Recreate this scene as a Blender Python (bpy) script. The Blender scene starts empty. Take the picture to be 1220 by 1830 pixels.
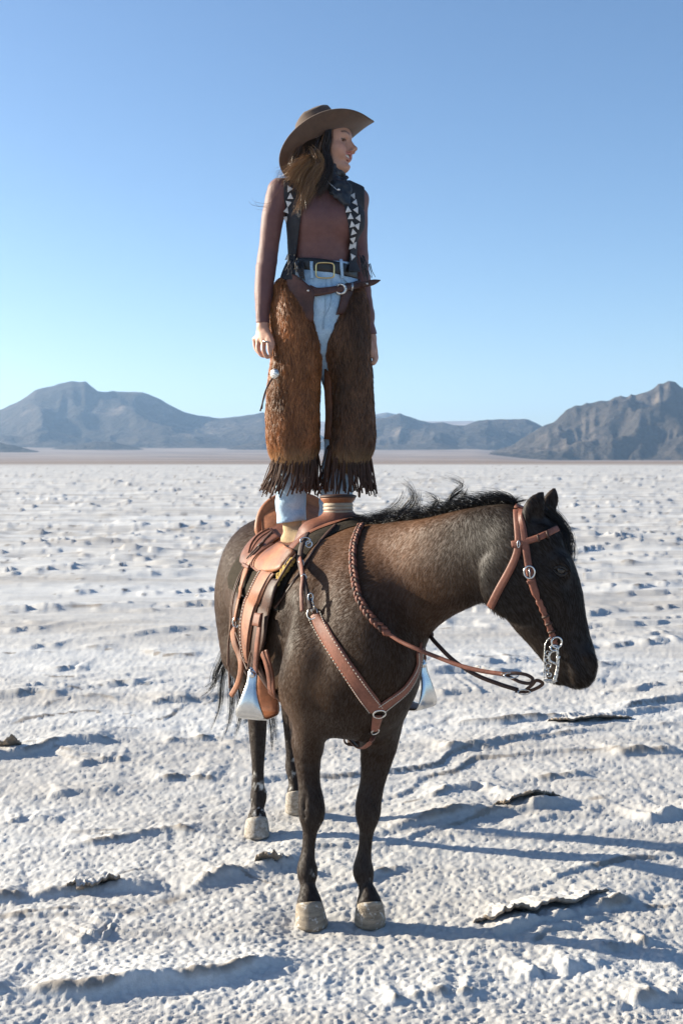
import bpy, math, random
import numpy as np
from mathutils import Vector
from mathutils.bvhtree import BVHTree
sc = bpy.context.scene
C = sc.collection
rng = np.random.default_rng(7)
random.seed(7)

# ------------------------------------------------------------------ camera
F = 2050.0          # focal length in photograph pixels (1220 x 1830)
EYE = 1.73          # camera height
HOR = 824.0         # horizon row
cam = bpy.data.cameras.new('camera'); camo = bpy.data.objects.new('camera', cam); C.objects.link(camo)
cam.sensor_fit = 'VERTICAL'; cam.sensor_height = 36.0; cam.sensor_width = 24.0
cam.lens = F / 1830.0 * 36.0
cam.shift_y = -(915.0 - HOR) / 1830.0
camo.location = (0, 0, EYE); camo.rotation_euler = (math.radians(90), 0, 0)
cam.clip_start = 0.1; cam.clip_end = 60000
cam.dof.use_dof = True; cam.dof.focus_distance = 4.4; cam.dof.aperture_fstop = 7.1
sc.camera = camo
# ------------------------------------------------------------------ sky, sun, exposure
SUN_EL = math.radians(18.0)
SUN_AZ = math.atan2(-0.955, 0.29)          # clockwise from +Y
w = bpy.data.worlds.new("World"); sc.world = w; w.use_nodes = True
nt = w.node_tree; nt.nodes.clear()
sky = nt.nodes.new('ShaderNodeTexSky'); sky.sky_type = 'NISHITA'; sky.sun_disc = False
sky.sun_elevation = SUN_EL; sky.sun_rotation = SUN_AZ
sky.altitude = 1300; sky.air_density = 1.0; sky.dust_density = 2.2; sky.ozone_density = 2.5
bg = nt.nodes.new('ShaderNodeBackground'); bg.inputs["Strength"].default_value = 0.073
wo = nt.nodes.new('ShaderNodeOutputWorld')
hs = nt.nodes.new("ShaderNodeHueSaturation"); hs.inputs["Saturation"].default_value = 1.09; hs.inputs["Hue"].default_value = .502
nt.links.new(sky.outputs[0], hs.inputs["Color"]); nt.links.new(hs.outputs[0], bg.inputs[0]); nt.links.new(bg.outputs[0], wo.inputs[0])
sun = bpy.data.lights.new('sun', 'SUN'); suno = bpy.data.objects.new('sun', sun); C.objects.link(suno)
sun.energy = 5.0; sun.angle = math.radians(0.53); sun.color = (1.0, 0.915, 0.75)
sd = Vector((math.sin(SUN_AZ) * math.cos(SUN_EL), math.cos(SUN_AZ) * math.cos(SUN_EL), math.sin(SUN_EL)))
suno.rotation_euler = sd.to_track_quat('Z', 'Y').to_euler(); suno.location = (-6, 3, 5)
sc.view_settings.view_transform = 'Standard'; sc.view_settings.look = 'None'
sc.view_settings.exposure = 1.4; sc.view_settings.gamma = 1.0; sc.view_settings.use_curve_mapping = False
sc.cycles.use_denoising = True
sc.cycles.max_bounces = 6; sc.cycles.volume_bounces = 1

# ------------------------------------------------------------------ helpers
def P(px, py, Y):
    """point seen at photograph pixel (px, py), Y metres in front of the camera"""
    return np.array([(px - 610.0) / F * Y, Y, EYE - (py - HOR) / F * Y])
def unit(v):
    v = np.asarray(v, float); return v / max(np.linalg.norm(v), 1e-9)
def tag(o, label=None, cat=None, group=None, kind=None):
    if label: o['label'] = label
    if cat: o['category'] = cat
    if group: o['group'] = group
    if kind: o['kind'] = kind
    return o
def empty(name, loc, label, cat, group=None):
    o = bpy.data.objects.new(name, None); C.objects.link(o); o.location = tuple(float(t) for t in loc); o.empty_display_size = 0.1
    return tag(o, label, cat, group)
def world_loc(o):
    p = np.zeros(3)
    while o is not None:
        p = p + np.array(o.location); o = o.parent
    return p
def mk(name, verts, faces, mat=None, parent=None, smooth=True, col=None, loc=None):
    """one mesh object from world-space points"""
    verts = np.asarray(verts, np.float32)
    base = np.array(loc if loc is not None else (0, 0, 0), float)
    if parent is not None: base = base * 0 + world_loc(parent)
    v = verts - base.astype(np.float32)
    me = bpy.data.meshes.new(name)
    if isinstance(faces, np.ndarray):
        n, k = faces.shape
        me.vertices.add(len(v)); me.vertices.foreach_set('co', np.ascontiguousarray(v, np.float32).ravel())
        me.loops.add(n * k); me.loops.foreach_set('vertex_index', faces.astype(np.int32).ravel())
        me.polygons.add(n); me.polygons.foreach_set('loop_start', (np.arange(n) * k).astype(np.int32))
        try: me.polygons.foreach_set('loop_total', np.full(n, k, np.int32))
        except Exception: pass
        me.update(calc_edges=True)
    else:
        me.from_pydata([tuple(map(float, p)) for p in v], [], [tuple(f) for f in faces]); me.update()
    if col is not None:
        a = me.color_attributes.new('Col', 'FLOAT_COLOR', 'POINT')
        c4 = np.ones((len(v), 4), np.float32); c4[:, :3] = col
        a.data.foreach_set('color', c4.ravel())
    if smooth: me.polygons.foreach_set('use_smooth', np.ones(len(me.polygons), bool))
    if mat: me.materials.append(mat)
    o = bpy.data.objects.new(name, me); C.objects.link(o)
    if parent is not None: o.parent = parent
    else: o.location = tuple(base)
    return o
def catmull(pts, n):
    pts = np.asarray(pts, float); m = len(pts)
    if m == 1: return pts
    q = np.vstack([2 * pts[0] - pts[1], pts, 2 * pts[-1] - pts[-2]])
    t = np.linspace(0, m - 1 - 1e-9, n); i = np.floor(t).astype(int); u = (t - i)[:, None]
    a, b, c, d = q[i], q[i + 1], q[i + 2], q[i + 3]
    return 0.5 * (2 * b + (c - a) * u + (2 * a - 5 * b + 4 * c - d) * u ** 2 + (3 * b - a - 3 * c + d) * u ** 3)
# value noise, any dimension 3 array of points
def _hash(ix, iy, iz, s):
    h = (ix.astype(np.int64) * 374761393 + iy.astype(np.int64) * 668265263 + iz.astype(np.int64) * 2147483647 + s * 974634777) & 0xffffffff
    h = ((h ^ (h >> 13)) * 1274126177) & 0xffffffff
    h = h ^ (h >> 16)
    return (h & 0xffff).astype(np.float32) / 65535.0
def vnoise(p, s=0):
    p = np.asarray(p, np.float64); i = np.floor(p).astype(np.int64); f = (p - i); f = f * f * (3 - 2 * f)
    r = 0
    for dx in (0, 1):
        for dy in (0, 1):
            for dz in (0, 1):
                wgt = (f[..., 0] if dx else 1 - f[..., 0]) * (f[..., 1] if dy else 1 - f[..., 1]) * (f[..., 2] if dz else 1 - f[..., 2])
                r = r + wgt * _hash(i[..., 0] + dx, i[..., 1] + dy, i[..., 2] + dz, s)
    return r
def vnoise2(x, y, s=0):
    ix = np.floor(x).astype(np.int64); iy = np.floor(y).astype(np.int64); fx = x - ix; fy = y - iy
    fx = fx * fx * (3 - 2 * fx); fy = fy * fy * (3 - 2 * fy); z = np.full_like(ix, s)
    return ((1 - fx) * (1 - fy) * _hash(ix, iy, z, s) + fx * (1 - fy) * _hash(ix + 1, iy, z, s)
            + (1 - fx) * fy * _hash(ix, iy + 1, z, s) + fx * fy * _hash(ix + 1, iy + 1, z, s))

# ------------------------------------------------------------------ implicit surfaces -> smooth continuous meshes
class Field:
    def __init__(s, lo, hi, h):
        s.lo = np.array(lo, float); s.h = h
        s.n = np.ceil((np.array(hi, float) - s.lo) / h).astype(int) + 1
        s.d = np.full(tuple(s.n), 1.0, np.float32)
        s.ax = [(s.lo[i] + np.arange(s.n[i]) * h).astype(np.float32) for i in range(3)]
    def win(s, lo, hi):
        a = np.clip(np.floor((np.asarray(lo) - s.lo) / s.h).astype(int), 0, s.n)
        b = np.clip(np.ceil((np.asarray(hi) - s.lo) / s.h).astype(int) + 1, 0, s.n)
        sl = tuple(slice(a[i], b[i]) for i in range(3))
        if any(b <= a): return None, None
        X = s.ax[0][sl[0]][:, None, None]; Y = s.ax[1][sl[1]][None, :, None]; Z = s.ax[2][sl[2]][None, None, :]
        return sl, (X, Y, Z)
    def comb(s, sl, e, k, sub=False):
        a = s.d[sl]
        if sub:
            e = -e; hh = np.maximum(k - np.abs(a - e), 0) / k
            s.d[sl] = np.maximum(a, e) + hh * hh * k * 0.25
        else:
            hh = np.maximum(k - np.abs(a - e), 0) / k
            s.d[sl] = np.minimum(a, e) - hh * hh * k * 0.25
    def tube(s, pts, ra, rb=None, up=(0, 0, 1), k=0.02, sub=False, seg=4):
        """swept ellipse: ra across, rb along 'up'"""
        pts = np.asarray(pts, float); ra = np.asarray(ra, float); rb = ra if rb is None else np.asarray(rb, float)
        dat = np.column_stack([pts, ra, rb]); m = (len(pts) - 1) * seg + 1
        if len(pts) > 2 and seg > 1: dat = catmull(dat, m)
        R = float(max(dat[:, 3].max(), dat[:, 4].max())); mg = R + k + 0.03
        sl, G = s.win(dat[:, :3].min(0) - mg, dat[:, :3].max(0) + mg)
        if sl is None: return
        best = None; up = np.array(up, float)
        iso = np.allclose(dat[:, 3], dat[:, 4])
        tot = np.full(s.d[sl].shape, 1.0, np.float32)
        for j in range(len(dat) - 1):
            p, q = dat[j], dat[j + 1]; ax = q[:3] - p[:3]; L = np.linalg.norm(ax)
            if L < 1e-7: continue
            t3 = ax / L; mgj = max(p[3], p[4], q[3], q[4]) + k + 0.025
            sl2, G2 = s.win(np.minimum(p[:3], q[:3]) - mgj, np.maximum(p[:3], q[:3]) + mgj)
            if sl2 is None: continue
            x = G2[0] - np.float32(p[0]); y = G2[1] - np.float32(p[1]); z = G2[2] - np.float32(p[2])
            t = x * np.float32(t3[0]) + y * np.float32(t3[1]) + z * np.float32(t3[2])
            u = np.clip(t / np.float32(L), 0, 1)
            a = np.float32(p[3]) + u * np.float32(q[3] - p[3]); b = np.float32(p[4]) + u * np.float32(q[4] - p[4])
            if iso:
                tt = u * np.float32(L)
                e = np.sqrt((x - tt * np.float32(t3[0])) ** 2 + (y - tt * np.float32(t3[1])) ** 2 + (z - tt * np.float32(t3[2])) ** 2) - a
            else:
                lat = unit(np.cross(t3, up)); vv = unit(np.cross(lat, t3))
                cl = x * np.float32(lat[0]) + y * np.float32(lat[1]) + z * np.float32(lat[2])
                cv = x * np.float32(vv[0]) + y * np.float32(vv[1]) + z * np.float32(vv[2])
                wv = t - u * np.float32(L); c = (a + b) * 0.5
                k0 = np.sqrt((cl / a) ** 2 + (cv / b) ** 2 + (wv / c) ** 2) + 1e-6
                k1 = np.sqrt((cl / a ** 2) ** 2 + (cv / b ** 2) ** 2 + (wv / c ** 2) ** 2) + 1e-6
                e = k0 * (k0 - 1) / k1
            off = tuple(slice(sl2[i].start - sl[i].start, sl2[i].stop - sl[i].start) for i in range(3))
            tot[off] = np.minimum(tot[off], e)
        s.comb(sl, tot, k, sub)
    def ell(s, c, r, axes=None, k=0.02, sub=False):
        c = np.array(c, float); r = np.array(r, float) * np.ones(3); A = np.eye(3) if axes is None else np.array(axes, float)
        mg = r.max() + k + 0.01
        sl, G = s.win(c - mg, c + mg)
        if sl is None: return
        x = G[0] - np.float32(c[0]); y = G[1] - np.float32(c[1]); z = G[2] - np.float32(c[2]); q = []
        for i in range(3): q.append(x * np.float32(A[i][0]) + y * np.float32(A[i][1]) + z * np.float32(A[i][2]))
        k0 = np.sqrt(sum((q[i] / r[i]) ** 2 for i in range(3))) + 1e-6
        k1 = np.sqrt(sum((q[i] / r[i] ** 2) ** 2 for i in range(3))) + 1e-6
        s.comb(sl, (k0 * (k0 - 1) / k1).astype(np.float32), k, sub)
    def mesh(s, relax=1, d=None):
        d = s.d if d is None else d
        ins = d < 0
        cnt = np.zeros(tuple(np.array(d.shape) - 1), np.int8)
        cr = [(i, j, k) for i in (0, 1) for j in (0, 1) for k in (0, 1)]
        sh = lambda a, o: a[o[0]:a.shape[0] - 1 + o[0], o[1]:a.shape[1] - 1 + o[1], o[2]:a.shape[2] - 1 + o[2]]
        for o in cr: cnt += sh(ins, o)
        I = np.array(np.nonzero((cnt > 0) & (cnt < 8))).T
        idx = np.full(cnt.shape, -1, np.int32); idx[I[:, 0], I[:, 1], I[:, 2]] = np.arange(len(I))
        val = {o: d[I[:, 0] + o[0], I[:, 1] + o[1], I[:, 2] + o[2]] for o in cr}
        acc = np.zeros((len(I), 3)); num = np.zeros(len(I))
        for a in cr:
            for ax in range(3):
                if a[ax]: continue
                b = list(a); b[ax] = 1; b = tuple(b); va, vb = val[a], val[b]
                m = (va < 0) != (vb < 0); t = np.where(m, va / np.where(m, va - vb, 1), 0)
                p = np.tile(np.array(a, float), (len(I), 1)); p[:, ax] += t
                acc += p * m[:, None]; num += m
        V = s.lo + (I + acc / num[:, None]) * s.h
        Q = []
        for ax in range(3):
            o2 = [i for i in range(3) if i != ax]
            A = np.moveaxis(ins, ax, 0); D = np.moveaxis(idx, ax, 0)
            a, b = A[:-1, 1:-1, 1:-1], A[1:, 1:-1, 1:-1]
            for flip, msk in ((False, a & ~b), (True, ~a & b)):
                i, j, k = np.nonzero(msk); j = j + 1; k = k + 1
                q = np.stack([D[i, j - 1, k - 1], D[i, j, k - 1], D[i, j, k], D[i, j - 1, k]], 1)
                if flip != (ax == 1): q = q[:, ::-1]
                Q.append(q)
        Q = np.vstack(Q)
        for _ in range(relax):
            S = np.zeros_like(V); c = np.zeros(len(V))
            for e in range(4):
                a, b = Q[:, e], Q[:, (e + 1) % 4]
                for ch in range(3):
                    S[:, ch] += np.bincount(a, V[b, ch], len(V)) + np.bincount(b, V[a, ch], len(V))
                c += np.bincount(a, minlength=len(V)) + np.bincount(b, minlength=len(V))
            V = V * 0.45 + 0.55 * S / np.maximum(c, 1)[:, None]
        return V.astype(np.float32), Q
def bvh(V, Q): return BVHTree.FromPolygons([tuple(p) for p in V.tolist()], Q.tolist())
EYEV = Vector((0, 0, EYE))
def look(tree, px, py):
    """first point of a surface seen at a photograph pixel"""
    d = Vector(P(px, py, 1.0)) - EYEV
    hit, n, i, dist = tree.ray_cast(EYEV, d.normalized())
    return (np.array(hit), np.array(n)) if hit is not None else (None, None)

# ------------------------------------------------------------------ meshes along paths
def frames(path, nrm=None):
    path = np.asarray(path, float); t = np.gradient(path, axis=0); t /= np.linalg.norm(t, axis=1)[:, None] + 1e-9
    if nrm is None:
        n = np.zeros_like(path); v = np.array([0.13, -0.9, 0.41])
        for i in range(len(path)):
            v = v - t[i] * v.dot(t[i]); v = unit(v); n[i] = v
    else:
        n = np.asarray(nrm, float); n = n - t * (n * t).sum(1)[:, None]; n /= np.linalg.norm(n, axis=1)[:, None] + 1e-9
    return t, n, np.cross(t, n)
def sweep_round(path, r, sides=8, cap=True, nrm=None, sx=1.0):
    path = np.asarray(path, float)
    t, n, b = frames(path, nrm); m = len(path); r = np.broadcast_to(np.asarray(r, float), (m,))
    a = np.linspace(0, 2 * math.pi, sides, endpoint=False)
    V = (path[:, None, :] + r[:, None, None] * (n[:, None, :] * np.cos(a)[None, :, None] + b[:, None, :] * np.sin(a)[None, :, None] * sx)).reshape(-1, 3)
    Fc = [(i * sides + j, i * sides + (j + 1) % sides, (i + 1) * sides + (j + 1) % sides, (i + 1) * sides + j) for i in range(m - 1) for j in range(sides)]
    if cap: Fc += [tuple(range(sides))[::-1], tuple((m - 1) * sides + j for j in range(sides))]
    return V, Fc
def sweep_strap(path, nrm, w, th):
    """flat strap with rounded edges lying on a surface with normals nrm"""
    path = np.asarray(path, float); t, n, b = frames(path, nrm); m = len(path); w = np.atleast_1d(np.asarray(w, float)); w = np.interp(np.linspace(0, 1, m), np.linspace(0, 1, len(w)), w)
    prof = [(-.5, .1), (-.44, .85), (-.2, 1), (.2, 1), (.44, .85), (.5, .1), (.5, -.3), (-.5, -.3)]; k = len(prof)
    V = np.stack([path + b * (w * x)[:, None] + n * (th * z) for x, z in prof], 1).reshape(-1, 3)
    Fc = [(i * k + j, (i + 1) * k + j, (i + 1) * k + (j + 1) % k, i * k + (j + 1) % k) for i in range(m - 1) for j in range(k)]
    Fc += [tuple(range(k)), tuple((m - 1) * k + j for j in range(k))[::-1]]
    return V, Fc
def join(parts):
    V = []; Fc = []; o = 0
    for v, f in parts:
        V.append(np.asarray(v, float)); Fc += [tuple(int(i) + o for i in q) for q in f]; o += len(v)
    return np.vstack(V), Fc
def ribbons(paths, width, jit=None):
    """paths (N, m, 3), width (N, m) -> thin hair blades"""
    N, m, _ = paths.shape
    t = np.gradient(paths, axis=1); t /= np.linalg.norm(t, axis=2)[:, :, None] + 1e-9
    r = rng.normal(size=(N, 1, 3)) if jit is None else jit
    s = np.cross(t, np.broadcast_to(r, t.shape)); s /= np.linalg.norm(s, axis=2)[:, :, None] + 1e-9
    a = paths - s * width[:, :, None] * 0.5; b = paths + s * width[:, :, None] * 0.5
    V = np.stack([a, b], 2).reshape(-1, 3)
    base = (np.arange(N) * m * 2)[:, None] + (np.arange(m - 1) * 2)[None, :]
    base = base.ravel()
    Q = np.stack([base, base + 1, base + 3, base + 2], 1)
    return V, Q
def ring(c, r, tube, nrm, sx=1.0, sy=1.0, n=24, sides=6, upv=(0, 0, 1)):
    nrm = unit(nrm); u = unit(np.cross(upv, nrm)); v = np.cross(nrm, u)
    a = np.linspace(0, 2 * math.pi, n, endpoint=False); V = []; Fc = []
    for i in range(n):
        rad = u * math.cos(a[i]) * sx + v * math.sin(a[i]) * sy
        for j in range(sides):
            bb = 2 * math.pi * j / sides
            V.append(np.asarray(c) + rad * r + unit(rad) * tube * math.cos(bb) + nrm * tube * math.sin(bb))
    Fc = [(i * sides + j, ((i + 1) % n) * sides + j, ((i + 1) % n) * sides + (j + 1) % sides, i * sides + (j + 1) % sides) for i in range(n) for j in range(sides)]
    return np.array(V), Fc
def box(c, ax, ay, az):
    c = np.asarray(c, float); ax, ay, az = map(lambda q: np.asarray(q, float), (ax, ay, az))
    V = [c + sx * ax + sy * ay + sz * az for sx in (-1, 1) for sy in (-1, 1) for sz in (-1, 1)]
    return np.array(V), [(0, 1, 3, 2), (4, 6, 7, 5), (0, 4, 5, 1), (2, 3, 7, 6), (0, 2, 6, 4), (1, 5, 7, 3)]
def sphere(c, r, n=12, axes=None):
    r = np.ones(3) * r; A = np.eye(3) if axes is None else np.asarray(axes, float); V = []; Fc = []
    for i in range(n + 1):
        th = math.pi * i / n
        for j in range(2 * n):
            ph = math.pi * j / n; q = np.array([math.sin(th) * math.cos(ph), math.sin(th) * math.sin(ph), math.cos(th)]) * r
            V.append(np.asarray(c) + q[0] * A[0] + q[1] * A[1] + q[2] * A[2])
    m = 2 * n
    Fc = [(i * m + j, (i + 1) * m + j, (i + 1) * m + (j + 1) % m, i * m + (j + 1) % m) for i in range(n) for j in range(m)]
    return np.array(V), Fc

# ------------------------------------------------------------------ materials
class NB:
    def __init__(s, name):
        s.m = bpy.data.materials.new(name); s.m.use_nodes = True; s.t = s.m.node_tree
        s.bs = s.t.nodes['Principled BSDF']; s.co = s.t.nodes.new('ShaderNodeTexCoord')
    def n(s, typ, **kw):
        q = s.t.nodes.new(typ)
        for k_, v in kw.items(): setattr(q, k_, v)
        return q
    def l(s, a, b): s.t.links.new(a, b)
    def noise(s, scale, detail=4, rough=0.6, stretch=None, out='Fac', coord='Object'):
        q = s.n('ShaderNodeTexNoise'); q.inputs['Scale'].default_value = scale; q.inputs['Detail'].default_value = detail; q.inputs['Roughness'].default_value = rough
        src = s.co.outputs[coord]
        if stretch:
            mp = s.n('ShaderNodeMapping'); mp.inputs['Scale'].default_value = stretch; s.l(src, mp.inputs[0]); src = mp.outputs[0]
        s.l(src, q.inputs['Vector']); return q.outputs[out]
    def ramp(s, fac, stops):
        q = s.n('ShaderNodeValToRGB'); e = q.color_ramp.elements
        while len(e) < len(stops): e.new(0.5)
        for i, (p, c) in enumerate(stops):
            e[i].position = p; e[i].color = (c[0], c[1], c[2], 1) if len(np.shape(c)) else (c, c, c, 1)
        s.l(fac, q.inputs[0]); return q.outputs[0]
    def mix(s, fac, a, b, mode='MIX'):
        q = s.n('ShaderNodeMixRGB', blend_type=mode)
        for i, v in enumerate((fac, a, b)):
            if hasattr(v, 'links'): s.l(v, q.inputs[i])
            else: q.inputs[i].default_value = v if i == 0 else (v[0], v[1], v[2], 1)
        return q.outputs[0]
    def bump(s, hgt, strength, dist, prev=None):
        q = s.n('ShaderNodeBump'); q.inputs['Strength'].default_value = strength; q.inputs['Distance'].default_value = dist
        s.l(hgt, q.inputs['Height'])
        if prev is not None: s.l(prev, q.inputs['Normal'])
        return q.outputs[0]
    def attr(s, name='Col'):
        q = s.n('ShaderNodeAttribute', attribute_name=name); return q.outputs['Color']
    def set(s, **kw):
        for k_, v in kw.items():
            key = k_.replace('_', ' ')
            if hasattr(v, 'links'): s.l(v, s.bs.inputs[key])
            else: s.bs.inputs[key].default_value = v
        return s
def simple(name, c, rough=0.5, var=0.25, scale=30, bump=0.2, bdist=0.002, metal=0.0, **kw):
    b = NB(name); n = b.noise(scale, 5)
    col = b.ramp(n, [(0.25, tuple(x * (1 - var) for x in c)), (0.75, tuple(min(1, x * (1 + var)) for x in c))])
    b.set(Base_Color=col, Roughness=rough, Metallic=metal)
    if bump: b.set(Normal=b.bump(b.noise(scale * 6, 3), bump, bdist))
    for k_, v in kw.items(): b.set(**{k_: v})
    return b.m
def leather(name, c, rough=0.55, wear=0.5):
    b = NB(name); n1 = b.noise(9, 5); n2 = b.noise(90, 4)
    col = b.ramp(n1, [(0.3, tuple(x * (1 - wear) for x in c)), (0.7, tuple(x * (1 + wear) for x in c))])
    col = b.mix(0.25, col, b.ramp(n2, [(0.3, (0.15, 0.15, 0.15)), (0.7, (0.8, 0.8, 0.8))]), 'OVERLAY')
    b.set(Base_Color=col, Roughness=b.ramp(n1, [(0.2, rough - 0.1), (0.8, rough + 0.15)]), Normal=b.bump(b.noise(260, 3), 0.35, 0.0015, b.bump(n2, .25, .003)))
    b.bs.inputs['Specular IOR Level'].default_value = .35
    return b.m
# ------------------------------------------------------------------ salt flat
def gp(px, py):
    Y = EYE * F / (py - HOR); return ((px - 610) / F * Y, Y)
RIDGES = [  # photograph pixels of the crest, height, far-side slope length, near-side length
    ([(-60, 1615), (60, 1606), (150, 1592), (230, 1584), (300, 1586)], .055, .20, .045),
    ([(-80, 1790), (60, 1786), (180, 1780), (300, 1752), (400, 1738), (480, 1712), (570, 1698)], .075, .22, .06),
    ([(330, 1585), (400, 1556), (450, 1540), (500, 1528), (530, 1530)], .095, .20, .07),
    ([(130, 1512), (220, 1500), (300, 1482), (330, 1478), (450, 1492)], .05, .18, .05),
    ([(650, 1478), (740, 1462), (820, 1446), (880, 1444), (960, 1436), (1020, 1430)], .075, .2, .055),
    ([(760, 1425), (800, 1406), (850, 1402), (905, 1418)], .06, .1, .04),
    ([(840, 1655), (900, 1650), (960, 1640), (1040, 1616), (1100, 1604), (1130, 1610)], .06, .22, .03),
    ([(1040, 1690), (1100, 1684), (1160, 1676)], .045, .1, .03),
    ([(780, 1292), (900, 1290), (990, 1284), (1100, 1280), (1250, 1262)], .06, .3, .05),
    ([(-60, 1350), (60, 1338), (140, 1322), (260, 1314)], .07, .3, .06),
    ([(900, 1735), (960, 1722), (1040, 1716), (1090, 1722)], .05, .14, .05),
    ([(150, 1682), (175, 1672), (200, 1672)], .05, .12, .03),
    ([(1120, 1460), (1180, 1446), (1260, 1436)], .06, .2, .05),
    ([(310, 1318), (400, 1310), (440, 1322)], .045, .2, .04),
    ([(150, 1362), (200, 1352), (260, 1350)], .04, .15, .04),
    ([(930, 1392), (990, 1388), (1040, 1384), (1060, 1388)], .04, .15, .03),
    ([(860, 1330), (960, 1318), (1080, 1306), (1250, 1290)], .04, .2, .04),
    ([(560, 1572), (600, 1560), (680, 1540), (720, 1532)], .03, .15, .04),
    ([(700, 1780), (780, 1765), (860, 1768)], .035, .15, .05),
    ([(1060, 1790), (1140, 1770), (1260, 1760)], .05, .18, .05),
    ([(0, 1470), (60, 1462), (130, 1466)], .035, .15, .04),
    ([(60, 1092), (150, 1086), (250, 1094), (300, 1090)], .10, .5, .07), ([(55, 1162), (80, 1157), (115, 1158)], .08, .3, .06),
    ([(90, 1203), (120, 1197), (160, 1197)], .08, .3, .06), ([(305, 1083), (345, 1078), (390, 1080)], .08, .3, .07), ([(195, 1228), (230, 1223), (265, 1224)], .07, .3, .06),
    ([(275, 1258), (310, 1253), (355, 1253)], .07, .3, .05), ([(780, 1243), (820, 1237), (870, 1236)], .08, .4, .06), ([(870, 1194), (910, 1187), (960, 1186)], .09, .4, .06),
    ([(1050, 1100), (1090, 1093), (1140, 1091)], .10, .5, .07), ([(1120, 1054), (1170, 1047), (1240, 1045)], .11, .5, .08), ([(1075, 1014), (1110, 1009), (1150, 1009)], .10, .5, .09),
    ([(1140, 1155), (1190, 1150), (1260, 1149)], .10, .5, .06), ([(-30, 1250), (40, 1243), (120, 1246)], .07, .4, .05), ([(20, 1130), (60, 1124), (90, 1126)], .09, .4, .07),
    ([(1000, 1225), (1070, 1219), (1130, 1222)], .07, .4, .05), ([(0, 1030), (60, 1024), (110, 1026)], .10, .5, .09), ([(240, 1030), (290, 1026), (340, 1028)], .10, .5, .09), ([(130, 1058), (180, 1053), (225, 1055)], .10, .5, .08),
    ([(800, 1340), (850, 1334), (900, 1336)], .05, .25, .04), ([(1090, 1352), (1150, 1345), (1240, 1340)], .05, .25, .04), ([(100, 1420), (170, 1412), (240, 1414)], .04, .2, .035), ([(300, 1390), (350, 1383), (420, 1384)], .04, .2, .035),
]
def bajada(x, y):
    r = np.hypot(x, y); far = np.clip((r - 600) / 8400, 0, 2); px = 610 + F * x / np.maximum(np.abs(y), 1)
    s = np.clip((px - 840) / 160, 0, 1); s = s * s * (3 - 2 * s)
    return 150 * far ** 2.4 * (1 - .82 * s)
def seg_dist(x, y, pts):
    best = np.full(x.shape, 9.0); sgn = np.zeros(x.shape); par = np.zeros(x.shape); L = 0
    pts = np.array(pts); tl = np.linalg.norm(np.diff(pts, axis=0), axis=1).sum()
    for a, b in zip(pts[:-1], pts[1:]):
        d = b - a; l2 = d.dot(d); t = np.clip(((x - a[0]) * d[0] + (y - a[1]) * d[1]) / l2, 0, 1)
        ex = x - a[0] - t * d[0]; ey = y - a[1] - t * d[1]; e = np.hypot(ex, ey); m = e < best
        best = np.where(m, e, best); sgn = np.where(m, ey * d[0] - ex * d[1], sgn); par = np.where(m, (L + t * math.sqrt(l2)) / tl, par)
        L += math.sqrt(l2)
    return best, sgn, par
FEET = [gp(557, 1652), gp(661, 1650), gp(459, 1492), gp(531, 1450)]
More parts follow.
